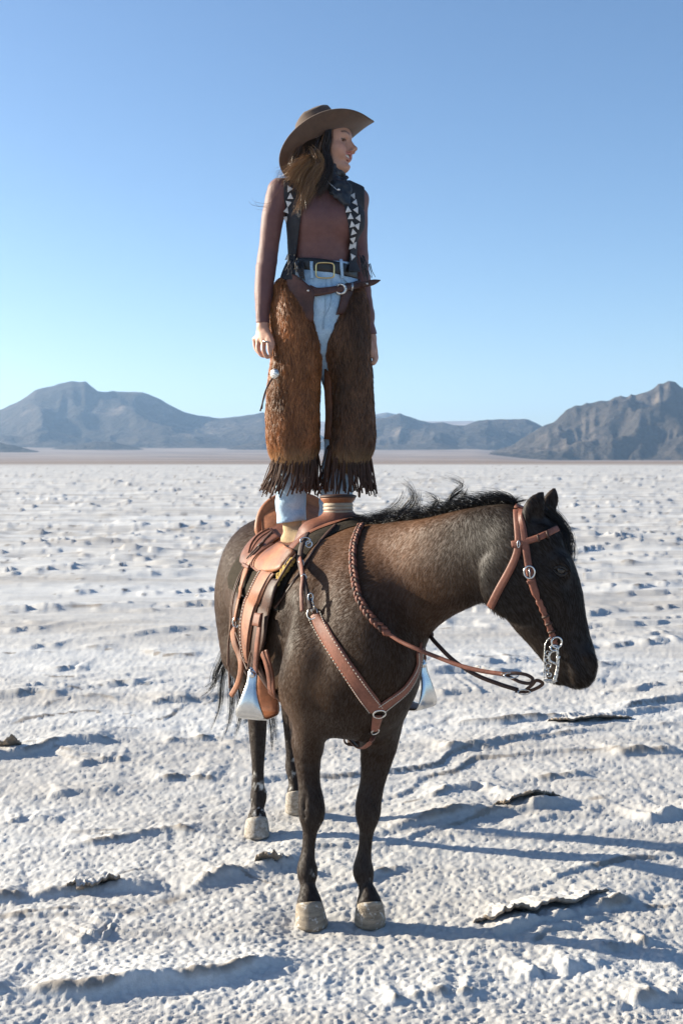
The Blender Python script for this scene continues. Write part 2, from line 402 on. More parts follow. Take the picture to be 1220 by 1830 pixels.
def ground_z(x, y, fine=True):
    x = np.asarray(x, float); y = np.asarray(y, float)
    r = np.hypot(x, y)
    wx = x + 0.5 * (vnoise2(x * 0.9, y * 0.9, 1) - .5) + .12 * (vnoise2(x * 4, y * 4, 2) - .5)
    wy = y + 0.7 * (vnoise2(x * 0.7, y * 0.7, 3) - .5) + .16 * (vnoise2(x * 4, y * 4, 4) - .5)
    z = 0.05 * (vnoise2(x * .5, y * .6, 5) - .5)
    dirt_shade = np.zeros_like(x)
    # thrust ridges of broken crust: long across the view, gentle on one side, steep on the other
    sk = wy - 0.22 * wx
    for sc_, amp, seed in ((0.85, 0.050, 11), (1.9, 0.030, 12), (3.6, 0.013, 13)):
        ph = sk * sc_ + 1.7 * vnoise2(wx * sc_ * .45, wy * sc_ * .45, seed)
        cell = np.floor(ph); fr = ph - cell
        wf = np.maximum(.035 * sc_, .02); prof = np.where(fr < wf, np.clip(fr / wf, 0, 1), np.exp(-(fr - wf) * 3.2))
        on = np.clip((vnoise2(wx * sc_ * .42 + cell * 7.3, cell * 3.1, seed + 5) - .46 + .10 * np.clip((y - 10) / 12, 0, 1)) * 3.2, 0, 1) * np.clip((vnoise2(wx * sc_ * 1.9 + cell * 3.7, cell * 5.3, seed + 8) - .22) * 2.6, .12, 1)
        z = z + amp * prof * on
        dirt_shade = np.maximum(dirt_shade, on * np.exp(-((fr - wf * .5) / (wf * .7)) ** 2) * 1.1)
    dirt_shade = dirt_shade * np.clip((vnoise2(x * 2.6, y * 3.4, 66) - .33) * 3.4, 0, 1) * (.6 + .8 * vnoise2(x * 14, y * 14, 67))
    z = z * (1 + np.clip((y - 8) / 14, 0, 1) * (1.5 * vnoise2(x * .05, y * .11, 68) - .15))
    near = np.clip((9.5 - y) / 3.0, 0, 1)
    zc = z * (1 - .5 * near)
    m = (y > 2) & (y < 24) & (np.abs(x) < 9)
    if m.any():
        xm, ym = wx[m] * .35 + x[m] * .65, wy[m] * .35 + y[m] * .65; add = np.zeros(xm.shape); dm = np.zeros(xm.shape)
        for i, (pp, hgt, fa, ne) in enumerate(RIDGES):
            e, s_, t = seg_dist(xm, ym, [gp(*q) for q in pp])
            edge = np.clip(np.minimum(t, 1 - t) * 6 + .1, 0, 1)
            endf = np.where((t <= 0) | (t >= 1), np.exp(-(e / .10) ** 2), 1)
            mod = (.25 + .8 * vnoise2(t * 9, t * 0 + i, 31) + .35 * np.exp(-e / .05) * (vnoise2(t * 37, t * 0 + i, 33) - .3)) * edge * endf * (.62 if pp[0][1] < 1260 else 1)
            far = s_ > 0
            ne = ne * .55; pr = np.where(far, np.exp(-e / fa), np.exp(-(e / ne) ** 1.6))
            add = np.maximum(add, .75 * hgt * mod * pr)
            dm = np.maximum(dm, mod * np.exp(-((e - .005) / .022) ** 2) * np.clip((vnoise2(xm * 5, ym * 5, 77) - .36) * 5, 0, 1))
        zc[m] += add; dirt_shade[m] = np.maximum(dirt_shade[m], dm)
    if fine:
        k = np.clip((16 - r) / 8, 0, 1)
        g = .010 * (vnoise2(x * 8, y * 8, 41) - .5) + .008 * (vnoise2(x * 21, y * 21, 42) - .5)
        pop = np.abs(vnoise2(x * 64, y * 64, 43) - .5) * 1.2 + .9 * vnoise2(x * 84, y * 84, 44) ** 1.5
    fk = np.clip((y - 9) / 10, 0, 1) * np.clip((260 - r) / 120, 0, 1)
    zc = zc + fk * (.055 * (vnoise2(x * 1.3 + .4 * y, y * 2.4, 81) - .5) + .03 * (vnoise2(x * 3.1, y * 5.0, 82) - .5))
    dirt_shade = np.maximum(dirt_shade, fk * .55 * np.clip((vnoise2(x * .55, y * 1.4, 83) - .56) * 5, 0, 1) * (.3 + .9 * vnoise2(x * 3.3, y * 6.5, 84)))  # far streaks put the shade of unresolved ridge faces into this mask
    for fx, fy in FEET:
        e = np.hypot(x - fx, y - fy); f = np.clip((e - .07) / .16, 0, 1); f = f * f * (3 - 2 * f); zc = zc * f - .004 * (1 - f)
    if fine: zc = zc + k * (g * .8 + .0082 * (pop - .45))
    zc = zc * np.clip((900 - r) / 600, 0, 1)
    # alluvial plain climbing to the mountains
    zc = zc + bajada(x, y)
    return zc, dirt_shade
rows = [2.0]
while rows[-1] < 14000:
    yv = rows[-1]; rows.append(yv + max(.0068, .00064 * yv * yv, ) if yv < 130 else yv * 1.085)
back = [-14000, -6000, -2500, -1000, -400, -150, -60, -25, -10, -4, -1.5, 0, .8, 1.4, 1.75]
rows = np.array(back + rows)
cs = np.linspace(-.60, .60, 800); ext = .60 * 1.35 ** np.arange(1, 17)
cols = np.concatenate([-ext[::-1], cs, ext])
RY = np.repeat(rows[:, None], len(cols), 1); RX = cols[None, :] * np.sqrt(RY ** 2 + 4)
gz, gd = ground_z(RX, RY)
nr, nc = RX.shape
V = np.stack([RX, RY, gz], -1).reshape(-1, 3)
ii = (np.arange(nr - 1)[:, None] * nc + np.arange(nc - 1)[None, :]).ravel()
Q = np.stack([ii, ii + 1, ii + nc + 1, ii + nc], 1)
b = NB('salt crust')
sep = b.n('ShaderNodeSeparateColor'); b.l(b.attr(), sep.inputs[0])
fine = b.noise(55, 5, .7); mid = b.noise(6, 5, .6); big = b.noise(.6, 4, .6)
salt = b.ramp(fine, [(0.2, (.47, .46, .445)), (0.62, (.625, .615, .595))])
dirt_shade_c = b.ramp(b.noise(20, 5), [(0.3, (.11, .085, .065)), (0.7, (.32, .27, .22))])
mask = b.n('ShaderNodeMath', operation='MULTIPLY_ADD'); b.l(mid, mask.inputs[0]); mask.inputs[1].default_value = .9; mask.inputs[2].default_value = -.42
mk2 = b.n('ShaderNodeMath', operation='ADD'); b.l(mask.outputs[0], mk2.inputs[0]); b.l(sep.outputs[0], mk2.inputs[1])
dm_ = b.ramp(mk2.outputs[0], [(.28, 0.0), (.85, .85)])
c1 = b.mix(dm_, salt, dirt_shade_c)
streak = b.noise(.35, 6, .7, stretch=(.35, 1.6, 1))
c1 = b.mix(b.ramp(streak, [(.38, 0.0), (.64, .68)]), c1, (.32, .285, .25))
plain = b.ramp(b.noise(.0025, 8, .7, stretch=(.6, 1.2, 1)), [(.33, (.13, .098, .078)), (.5, (.25, .185, .145)), (.68, (.40, .31, .25))])
c1 = b.mix(sep.outputs[1], c1, plain)
vor = b.n('ShaderNodeTexVoronoi'); vor.inputs['Scale'].default_value = 95; b.l(b.co.outputs['Object'], vor.inputs['Vector'])
bp = b.bump(vor.outputs['Distance'], -.8, .008); bp = b.bump(b.noise(160, 3, .6), .45, .004, bp)
b.set(Base_Color=c1, Roughness=.75, Normal=bp); b.bs.inputs['Specular IOR Level'].default_value = .35
SALT = b.m
rr = np.hypot(RX, RY)
edge = np.clip((rr - 260 - 330 * vnoise2(RX / 160, RY / 60, 9)) / 420, 0, 1)
colr = np.stack([gd.ravel(), edge.ravel(), np.zeros(gd.size)], 1)
ground = mk('ground', V, Q, SALT, smooth=True, col=colr); tag(ground, kind='structure')
def gz1(x, y): return float(ground_z(np.array([x]), np.array([y]))[0][0])

# ------------------------------------------------------------------ mountains
b = NB('mountain rock'); n1 = b.noise(.0022, 8, .65); n2 = b.noise(.012, 6, .6)
colm = b.ramp(n1, [(.3, (.028, .025, .022)), (.55, (.06, .05, .042)), (.72, (.20, .16, .13))])
colm = b.mix(.3, colm, b.ramp(n2, [(.3, (.1, .1, .1)), (.7, (.8, .8, .8))]), 'OVERLAY')
b.set(Base_Color=colm, Roughness=.95, Normal=b.bump(n2, 1.0, 45)); b.bs.inputs['Specular IOR Level'].default_value = .1
ROCK = b.m
def mountain(name, crest, D, depth, seed, nx=300, ny=70, rough=.5, fl=900):
    px = np.array([c[0] for c in crest], float); py = np.array([c[1] for c in crest], float)
    xs = np.linspace(px[0], px[-1], nx); cy = np.interp(xs, px, py)
    hz = EYE + (HOR - cy) / F * D; X = (xs - 610) / F * D
    yy = np.linspace(-1, 1, ny); XX = np.repeat(X[None, :], ny, 0); YY = np.repeat(yy[:, None], nx, 1)
    wob = (vnoise2(XX / fl * .7, YY * 2, seed) - .5)
    a = np.clip(1 - np.abs(YY + .12 * wob), 0, 1)
    rid = 1 - np.abs(2 * vnoise2(XX / fl * 1.6, YY * 2.2 + XX / fl * .4, seed + 1) - 1)
    rid2 = 1 - np.abs(2 * vnoise2(XX / fl * 4.3, YY * 5, seed + 2) - 1)
    rid3 = 1 - np.abs(2 * vnoise2(XX / fl * 11, YY * 11, seed + 3) - 1)
    shp = a ** 1.25 * (1 - rough * (1 - a) * 1.4 * (1 - rid)) + (.36 * rough * (rid2 - .62) + .17 * rough * (rid3 - .5)) * a * (1 - a * .75)
    base = bajada(XX * (D + YY * depth) / D, D + YY * depth)
    Z = np.maximum(hz[None, :] - base, 5) * np.clip(shp, -.05, 1.2) + base - 6
    V = np.stack([XX * (D + YY * depth) / D, D + YY * depth, Z], -1).reshape(-1, 3)
    ii = (np.arange(ny - 1)[:, None] * nx + np.arange(nx - 1)[None, :]).ravel()
    return tag(mk(name, V, np.stack([ii, ii + 1, ii + nx + 1, ii + nx], 1), ROCK), kind='structure')
mountain('mountain', [(-500, 790), (-300, 740), (-120, 715), (0, 730), (30, 716), (75, 692), (110, 681), (130, 675), (152, 676), (175, 693), (215, 697), (255, 701), (290, 712), (330, 733), (355, 742), (400, 746), (440, 741), (470, 736), (520, 752), (580, 780), (640, 792)], 9200, 2300, 1, rough=.85, fl=1100)
mountain('mountain', [(560, 790), (640, 757), (690, 742), (715, 739), (745, 748), (790, 754), (830, 757), (860, 750), (890, 749), (940, 748), (966, 757), (1010, 772), (1060, 785)], 8300, 1700, 21, rough=.95, fl=700)
mountain('mountain', [(860, 812), (920, 790), (960, 764), (1000, 742), (1030, 721), (1062, 716), (1095, 706), (1125, 703), (1165, 694), (1180, 685), (1192, 682), (1215, 690), (1260, 705), (1340, 690), (1450, 735), (1560, 775)], 5900, 1300, 41, rough=1.15, fl=520)
mountain('mountain', [(600, 760), (650, 742), (690, 735), (720, 741), (790, 765)], 13000, 800, 61, nx=90, ny=30, rough=.3, fl=1500)
mountain('foothill', [(60, 806), (120, 795), (170, 787), (205, 788), (262, 802)], 6600, 330, 71, nx=120, ny=34, rough=.6, fl=260)
mountain('foothill', [(-160, 800), (-60, 786), (0, 788), (40, 797), (95, 811)], 5600, 330, 81, nx=120, ny=34, rough=.6, fl=260)
mountain('foothill', [(380, 806), (420, 796), (470, 783), (540, 786), (640, 795), (700, 792), (790, 790), (840, 803)], 6900, 420, 91, nx=160, ny=34, rough=.7, fl=300)
mountain('mountain', [(-2900, 800), (-2500, 735), (-2150, 700), (-1900, 722), (-1600, 690), (-1300, 728), (-1000, 742), (-700, 775), (-480, 800)], 9800, 1900, 111, nx=220, ny=40, rough=.8, fl=900)
mountain('mountain', [(1480, 800), (1650, 752), (1850, 720), (2100, 700), (2350, 735), (2650, 715), (3000, 760), (3300, 805)], 7600, 1500, 131, nx=220, ny=40, rough=.95, fl=700)
# air
hz = box((0, 3000, 540), (15500, 0, 0), (0, 17600, 0), (0, 0, 560))
b = NB('air'); b.t.nodes.remove(b.bs)
pv = b.n('ShaderNodeVolumePrincipled'); pv.inputs['Color'].default_value = (.42, .66, 1.0, 1); pv.inputs['Density'].default_value = 4.0e-5; pv.inputs['Anisotropy'].default_value = .2
b.l(pv.outputs[0], b.t.nodes['Material Output'].inputs['Volume'])
tag(mk('haze', hz[0], hz[1], b.m, smooth=False), kind='stuff')
# ------------------------------------------------------------------ horse
HF = np.array([math.sin(math.radians(17)), -math.cos(math.radians(17)), 0.]); HL = np.array([-HF[1], HF[0], 0.])
HO = np.array([.03, 4.40, 0.])
def B(f, l, z): return HO + HF * f + HL * l + np.array([0, 0, z])
def Binv(p):
    q = np.asarray(p) - HO; return q @ HF, q @ HL, p[2]
h = Field((-.68, 3.55, .03), (.90, 5.88, 1.72), .0085)
# trunk
h.tube([B(-1.24, 0, 1.14), B(-1.06, 0, 1.145), B(-.80, 0, 1.125), B(-.50, 0, 1.05), B(-.2, 0, 1.045), B(.04, 0, 1.07), B(.2, 0, 1.07), B(.32, 0, 1.04)],
       [.15, .285, .315, .335, .335, .25, .198, .12], [.16, .295, .30, .315, .33, .345, .32, .2], k=.03, seg=5)
h.tube([B(.08, 0, 1.355), B(-.15, 0, 1.325), B(-.5, 0, 1.28)], [.07, .06, .05], [.09, .08, .06], k=.06)      # withers
h.ell(B(-1.0, 0, 1.36), (.26, .17, .10), [HF, HL, (0, 0, 1)], k=.10)                                          # croup
for s in (-1, 1):
    h.tube([B(-1.04, .13 * s, 1.24), B(-1.06, .165 * s, 1.05), B(-1.0, .19 * s, .86)], [.15, .145, .11], [.2, .2, .15], up=HF, k=.08)
    h.tube([B(-1.22, .10 * s, 1.2), B(-1.25, .135 * s, 1.0), B(-1.19, .15 * s, .82)], [.10, .10, .07], k=.08)
    lo = -.028 if s < 0 else -.062
    h.tube([B(-.01, .105 * s + lo, 1.325), B(.06, .16 * s + lo, 1.2), B(.14, .172 * s + lo, 1.04)], [.06, .085, .085], [.135, .14, .11], up=HF, k=.07)   # shoulder
    h.tube([B(.19, .165 * s + lo, 1.0), B(.11, .178 * s + lo, .92), B(-.01, .178 * s + lo, .86)], [.085, .09, .075], k=.07)                           # upper arm
    h.tube([B(.16, .15 * s + lo, .90), P(*((553, 1330, 4.37) if s < 0 else (678, 1330, 4.33)))], [.09, .052], [.10, .06], up=HF, k=.09)
    h.ell(B(.255, .085 * s - .022, .93), (.10, .09, .13), [HF, HL, (0, 0, 1)], k=.05)                                                         # breast muscle
h.ell(B(.12, -.02, .82), (.17, .15, .115), [HF, HL, (0, 0, 1)], k=.07)
# neck
NECK = [((612, 1089), 4.44, .28, .165), ((655, 1074), 4.32, .262, .15), ((712, 1046), 4.18, .215, .125), ((775, 1021), 4.05, .172, .098), ((840, 997), 3.93, .155, .082), ((893, 984), 3.84, .138, .078), ((925, 970), 3.80, .112, .074)]
h.tube([P(a[0], a[1], Y) for a, Y, bb, aa in NECK], [q[3] for q in NECK], [q[2] for q in NECK], k=.08, seg=6)
CREST = [P(640, 962, 4.45), P(690, 959, 4.27), P(760, 950, 4.06), P(840, 934, 3.92), P(905, 921, 3.83), P(945, 916, 3.79)]
h.tube(CREST[:-1], [.03, .035, .032, .03, .026], k=.07)
# head (right side seen), slightly turned to the camera
HY = 3.79
def HP(px, py, t=0): return P(px, py, HY - t - (px - 940) * .0006)
axd = unit(HP(1025, 1185) - HP(925, 985)); latd = unit(np.cross(axd, (0, 0, 1)))
hd = [((932, 965), .100, .078), ((941, 995), .128, .092), ((951, 1030), .143, .094), ((968, 1072), .136, .080), ((989, 1116), .110, .064), ((1006, 1150), .092, .056), ((1020, 1178), .080, .057), ((1032, 1200), .050, .046)]
upd = unit(np.cross(latd, axd))
h.tube([HP(*c) for c, b_, a_ in hd], [a_ for c, b_, a_ in hd], [b_ for c, b_, a_ in hd], up=upd, k=.03, seg=5)
h.ell(HP(903, 1050, .052), (.085, .03, .105), [unit(upd), latd, axd], k=.03)                # cheek
h.ell(HP(903, 1050, -.052), (.085, .03, .105), [unit(upd), latd, axd], k=.03)
h.ell(HP(972, 958, 0), (.05, .075, .06), [unit(upd), latd, axd], k=.04)                     # forehead / poll
h.tube([HP(1001, 1003, .062), HP(1006, 1017, .068)], [.022, .022], k=.03)                   # brow over the eye
h.tube([HP(1001, 1003, -.062), HP(1006, 1017, -.068)], [.022, .022], k=.03)
h.tube([HP(985, 1035, .074), HP(1003, 1075, .060), HP(1012, 1110, .045)], [.012, .010, .005], k=.03)   # facial crest
h.ell(HP(1034, 1203, 0), (.052, .055, .038), [unit(upd), latd, axd], k=.035)                 # upper lip
h.ell(HP(995, 1204, 0), (.036, .042, .032), [unit(upd), latd, axd], k=.025)                  # chin
h.ell(HP(1052, 1178, .034), (.022, .02, .034), [unit(upd), latd, axd], k=.02)                # nostril rim
h.ell(HP(1052, 1178, -.034), (.022, .02, .034), [unit(upd), latd, axd], k=.02)
h.tube([HP(1061, 1180, .05), HP(1049, 1188, .062), HP(1045, 1198, .06)], [.007, .009, .006], k=.010, sub=True)
h.tube([HP(1003, 1172, .062), HP(1009, 1190, .064), HP(1015, 1222, .05)], [.005, .007, .008], k=.012, sub=True)   # mouth
h.ell(HP(1000, 1021, .088), (.026, .018, .017), [unit(HP(1010, 1026) - HP(990, 1016)), latd, unit(np.cross(latd, HP(1010, 1026) - HP(990, 1016)))], k=.014, sub=True)
h.tube([HP(880, 1098, .05), HP(873, 1060, .055), HP(886, 1010, .05)], [.008, .012, .010], k=.02, sub=True) if False else None
# ears
def ear(pts, rw, rd, hollow, up):
    h.tube(pts, rd, rw, up=up, k=.015, seg=5)
    h.tube(hollow, [x * .5 for x in rd][1:-1], [x * .62 for x in rw][1:-1], up=up, k=.008, sub=True, seg=4)
e1 = [P(950, 945, 3.745), P(950, 922, 3.735), P(956, 902, 3.73), P(965, 887, 3.73), P(973, 877, 3.73)]
ear(e1, [.026, .035, .033, .017, .003], [.03, .026, .018, .010, .003], [P(957, 925, 3.715), P(961, 905, 3.71), P(968, 889, 3.715)], (.35, -.3, .9) if False else (1, .1, -.3))
e2 = [P(975, 925, 3.87), P(979, 908, 3.88), P(984, 892, 3.885), P(988, 880, 3.885), P(992, 870, 3.885)]
ear(e2, [.022, .028, .026, .016, .004], [.026, .02, .015, .009, .004], [P(985, 910, 3.86), P(989, 893, 3.865), P(991, 880, 3.865)], (1, .1, -.3))
# fore legs (pixel, depth, half width, half depth)
def leg(nodes, k=.03, seg=4):
    h.tube([P(n[0], n[1], n[2]) for n in nodes], [n[3] for n in nodes], [n[4] for n in nodes], up=HF, k=k, seg=seg)
leg([(552, 1235, 4.43, .085, .11), (549, 1290, 4.42, .068, .085), (549, 1340, 4.40, .055, .064), (552, 1395, 4.385, .042, .05), (556, 1432, 4.37, .049, .052), (557, 1454, 4.365, .050, .05), (554, 1482, 4.375, .029, .037), (551, 1515, 4.375, .0235, .036), (549, 1540, 4.37, .030, .042), (549, 1558, 4.365, .039, .047), (550, 1580, 4.345, .0275, .032), (552, 1600, 4.325, .036, .042), (553, 1619, 4.31, .0505, .052)])
leg([(686, 1230, 4.38, .088, .11), (682, 1285, 4.37, .080, .088), (675, 1340, 4.35, .066, .068), (666, 1395, 4.34, .047, .052), (659, 1430, 4.33, .048, .052), (657, 1454, 4.325, .047, .05), (655, 1482, 4.335, .028, .037), (652, 1515, 4.335, .0235, .036), (649, 1540, 4.33, .030, .042), (649, 1558, 4.325, .039, .047), (653, 1580, 4.305, .027, .032), (658, 1600, 4.285, .034, .042), (660, 1619, 4.275, .0505, .052)])
# hind legs: gaskin, hock, cannon, pastern
leg([(447, 1170, 5.22, .10, .13), (452, 1225, 5.34, .065, .085), (457, 1262, 5.43, .048, .066), (460, 1290, 5.44, .044, .06), (461, 1325, 5.42, .037, .046), (461, 1372, 5.41, .028, .04), (461, 1405, 5.405, .030, .04), (462, 1424, 5.40, .038, .046), (460, 1447, 5.375, .030, .036), (459, 1466, 5.35, .050, .051)])
leg([(520, 1160, 5.45, .10, .13), (519, 1205, 5.58, .065, .085), (519, 1243, 5.67, .048, .066), (519, 1270, 5.68, .044, .06), (520, 1302, 5.67, .036, .046), (521, 1345, 5.66, .028, .038), (523, 1372, 5.655, .036, .044), (527, 1398, 5.635, .03, .036), (529, 1419, 5.625, .047, .046)])
# muscle hollows
for s in (-1, 1):
    h.tube([B(.13, .30 * s, 1.18), B(.05, .305 * s, .98), B(-.04, .30 * s, .86)], [.02, .02, .02], k=.06, sub=True)
for y0, Y, x0, x1 in ((1420, 4.33, 544, 545), (1420, 4.29, 668, 668)):
    h.tube([P(x0, y0, Y), P(x1, y0 + 40, Y)], [.004, .004], k=.012, sub=True)
V, Q = h.mesh(relax=1)
# skin relief: veins and small swellings
nrm0 = None
HV, HQ = V, Q
co = V.astype(float)
n1 = vnoise(co * 5, 3); n2 = vnoise(co * 16, 4); n3 = vnoise(co * 3.2, 8)
# coat: chestnut patches on neck top and shoulder, black points
colc = np.zeros((len(V), 3), np.float32); colc[:] = (.027, .0150, .0092)
upn = np.clip((co[:, 2] - 1.12) * 3.2, 0, 1) * np.clip((co[:, 1] - 3.86) * 6, 0, 1) * np.clip((5.2 - co[:, 1]) * 2, 0, 1)
ches = np.clip(upn * (n1 * 1.1 - .05) + .25 * (n3 - .5), 0, 1)[:, None]
colc = colc * (1 - ches) + np.array([.125, .060, .031]) * ches
lat_ = np.abs((co - HO) @ HL); lit_flank = np.clip((1.0 - np.abs(co[:, 2] - 1.02) * 2.0), 0, 1) * np.clip(n1 * 1.5 - .15, 0, 1) * np.clip((lat_ - .13) * 9, 0, 1) * (co[:, 1] > 4.0)  # flanks and shoulders painted lighter to brighten their sunlit look
colc = colc * (1 - .65 * lit_flank[:, None]) + np.array([.135, .078, .047]) * .65 * lit_flank[:, None]
hdm = np.clip((3.93 - co[:, 1]) * 8, 0, 1)[:, None]; colc = colc * (1 - hdm) + np.array([.0165, .0112, .0085]) * hdm
legm = np.clip((.62 - co[:, 2]) * 4, 0, 1)[:, None]
colc = colc * (1 - legm) + np.array([.027, .0185, .0145]) * legm
# salt dust clinging to the legs
salt = np.clip((.42 - co[:, 2]) / .4, 0, 1) ** 2 * .18 + (co[:, 1] > 5.1) * np.clip((.55 - co[:, 2]) / .5, 0, 1) * .45
spk = (vnoise(co * 95, 12) + .4 * vnoise(co * 40, 13)) / 1.4
sm = np.clip((spk - (.86 - .42 * salt)) * 9, 0, 1) * (salt > .003)
colc = colc * (1 - sm[:, None]) + np.array([.55, .53, .50]) * sm[:, None]
# pale scars behind the elbow
for (sx, sy, sr) in ((513, 1232, .020), (515, 1248, .016), (523, 1240, .012), (517, 1222, .010)):
    pass
b = NB('horse coat'); at = b.attr()
hair = b.noise(330, 3, .7); hair2 = b.noise(60, 4, .65, stretch=(1, 1, .45))
cc = b.mix(.35, at, b.ramp(hair2, [(.25, (.18, .18, .18)), (.75, (.82, .82, .82))]), 'OVERLAY')
b.set(Base_Color=cc, Roughness=b.ramp(hair2, [(.2, .5), (.8, .72)]), Normal=b.bump(hair, .2, .0018, b.bump(hair2, .2, .003)))
b.bs.inputs['Specular IOR Level'].default_value = .28
b.bs.inputs['Sheen Weight'].default_value = .05; b.bs.inputs['Sheen Roughness'].default_value = .4; b.bs.inputs['Sheen Tint'].default_value = (.95, .75, .6, 1)
COAT = b.m
horse = empty('horse', (0, 4.75, 0), 'dark brown saddled horse standing on the salt with its head turned aside', 'horse')
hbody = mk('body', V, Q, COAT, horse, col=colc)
HT = bvh(V, Q)
# short coat hair, combed back and down
nq = 170000
fc = co[Q]; e1_ = fc[:, 1] - fc[:, 0]; e2_ = fc[:, 3] - fc[:, 0]; fn = np.cross(e1_, e2_); ar = np.linalg.norm(fn, axis=1); fn = fn / (ar[:, None] + 1e-12)
wgt = ar * np.where(fn[:, 1] < .25, 1.0, .25); pick = rng.choice(len(Q), nq, p=wgt / wgt.sum())
uv = rng.random((nq, 2, 1)); root = fc[pick, 0] + e1_[pick] * uv[:, 0] + e2_[pick] * uv[:, 1]; nn = fn[pick]
flow = np.tile(-HF * .55 + np.array([0, 0, -.75]), (nq, 1))
ish = np.clip((3.93 - root[:, 1]) * 8, 0, 1)[:, None] * np.clip((root[:, 2] - .9) * 20, 0, 1)[:, None]; flow = flow * (1 - ish) + axd * ish
lg = np.clip((.66 - root[:, 2]) * 6, 0, 1)[:, None]; flow = flow * (1 - lg) + np.array([0, 0, -1]) * lg
sw = vnoise(root * 9, 51)[:, None] - .5; sw2 = vnoise(root * 9, 52)[:, None] - .5
flow = flow + np.cross(nn, flow) * sw * .8 + rng.normal(size=(nq, 3)) * .09
flow = flow - nn * (flow * nn).sum(1)[:, None]; flow /= np.linalg.norm(flow, axis=1)[:, None] + 1e-9
Ln = (.017 + .011 * rng.random((nq, 1))) * (1 - .35 * lg)
pth = np.stack([root - nn * .001, root + flow * Ln * .5 + nn * (.0005 + .0004 * rng.random((nq, 1))), root + flow * Ln + nn * (.0006 + .0005 * rng.random((nq, 1)))], 1)
hv, hq = ribbons(pth, np.tile(np.array([.0013, .0012, .0004]), (nq, 1)), nn[:, None, :] + rng.normal(size=(nq, 1, 3)) * .05)
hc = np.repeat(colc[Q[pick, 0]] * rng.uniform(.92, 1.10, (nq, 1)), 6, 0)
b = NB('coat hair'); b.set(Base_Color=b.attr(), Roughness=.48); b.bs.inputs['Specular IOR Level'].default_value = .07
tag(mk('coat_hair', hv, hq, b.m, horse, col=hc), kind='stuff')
print('horse verts', len(V))
# hooves
b = NB('dusty hoof'); n_ = b.noise(45, 5, .7); n2_ = b.noise(14, 4, .6, stretch=(1, 1, 5)); c_ = b.ramp(n2_, [(.3, (.16, .125, .09)), (.7, (.33, .27, .20))]); c_ = b.mix(b.ramp(n_, [(.56, 0.0), (.66, .9)]), c_, (.60, .58, .55)); b.set(Base_Color=c_, Roughness=.85, Normal=b.bump(n_, .7, .006, b.bump(n2_, .5, .006))); HOOF = b.m
b = NB('salted hoof'); n_ = b.noise(70, 4, .7); b.set(Base_Color=b.ramp(n_, [(.35, (.20, .16, .12)), (.68, (.46, .42, .37))]), Roughness=.85, Normal=b.bump(n_, .6, .005)); HOOFW = b.m
def hoof(cx, cy, cY, bot, rt, rb, mat, lab=None):
    c = P(cx, cy, cY); bx, by = bot; V = []; Fc = []; m = 28; lev = [(0, .86), (.05, .95), (.14, .98), (.5, 1.0), (.88, 1.0), (1.0, .97)]
    fw = np.array([HF[0] * .6, HF[1], 0]); fw = unit(fw); sw = np.array([-fw[1], fw[0], 0])
    for t, bl in lev:
        ctr = np.array([c[0] + (bx - c[0]) * t, c[1] + (by - c[1]) * t, c[2] * (1 - t) + .0 * t])
        for j in range(m):
            a = 2 * math.pi * j / m; r = (rt + (rb - rt) * t) * bl
            fr = math.cos(a); V.append(ctr + fw * r * (1.12 if fr > 0 else .86) * fr + sw * r * math.sin(a) + np.array([0, 0, (.022 * fr * (1 - t))]))
    for i in range(len(lev) - 1):
        for j in range(m): Fc.append((i * m + j, i * m + (j + 1) % m, (i + 1) * m + (j + 1) % m, (i + 1) * m + j))
    Fc += [tuple(range(m))[::-1], tuple((len(lev) - 1) * m + j for j in range(m))]
    o = mk('hoof', V, Fc, mat, horse)
    if lab: o['label'] = lab
hoof(552, 1613, 4.31, FEET[0], .051, .062, HOOF)
hoof(660, 1613, 4.275, FEET[1], .051, .060, HOOF)
hoof(459, 1462, 5.345, FEET[2], .051, .061, HOOFW, 'hind hoof caked in white salt')
hoof(529, 1416, 5.61, FEET[3], .051, .061, HOOFW, 'hind hoof caked in white salt')
# eye
EYEM = simple('dark eye', (.012, .008, .006), .06, .1, 20, 0)
p, n = look(HT, 1001, 1020)
ev, ef = sphere(p - n * .010, .019, 10); mk('eye', ev, ef, EYEM, horse)
LIDM = simple('eyelid skin', (.012, .009, .008), .38, .2, 60, .2)
def drape(tree, pts, n=40, off=.002, smooth_n=3):
    """pixels -> smooth path lying on a surface, with its normals"""
    pp = catmull(np.array(pts, float), n); A = []; N = []
    for x, y in pp:
        q, m = look(tree, x, y)
        if q is None: continue
        A.append(q); N.append(m)
    A = np.array(A); N = np.array(N)
    for _ in range(smooth_n):
        N[1:-1] = (N[:-2] + N[1:-1] * 2 + N[2:]) / 4; A[1:-1] = (A[:-2] + A[1:-1] * 2 + A[2:]) / 4
    N /= np.linalg.norm(N, axis=1)[:, None]
    return A + N * off, N
for pts in ([(988, 1016), (996, 1012), (1006, 1013), (1013, 1019)], [(988, 1018), (996, 1026), (1006, 1028), (1013, 1022)]):
    A, N = drape(HT, pts, 14, .002); A = A * 1.0
    v, f = sweep_round(A, np.concatenate([np.linspace(.002, .0042, 7), np.linspace(.0042, .002, len(A) - 7)]), 6); mk('eyelid', v, f, LIDM, horse)
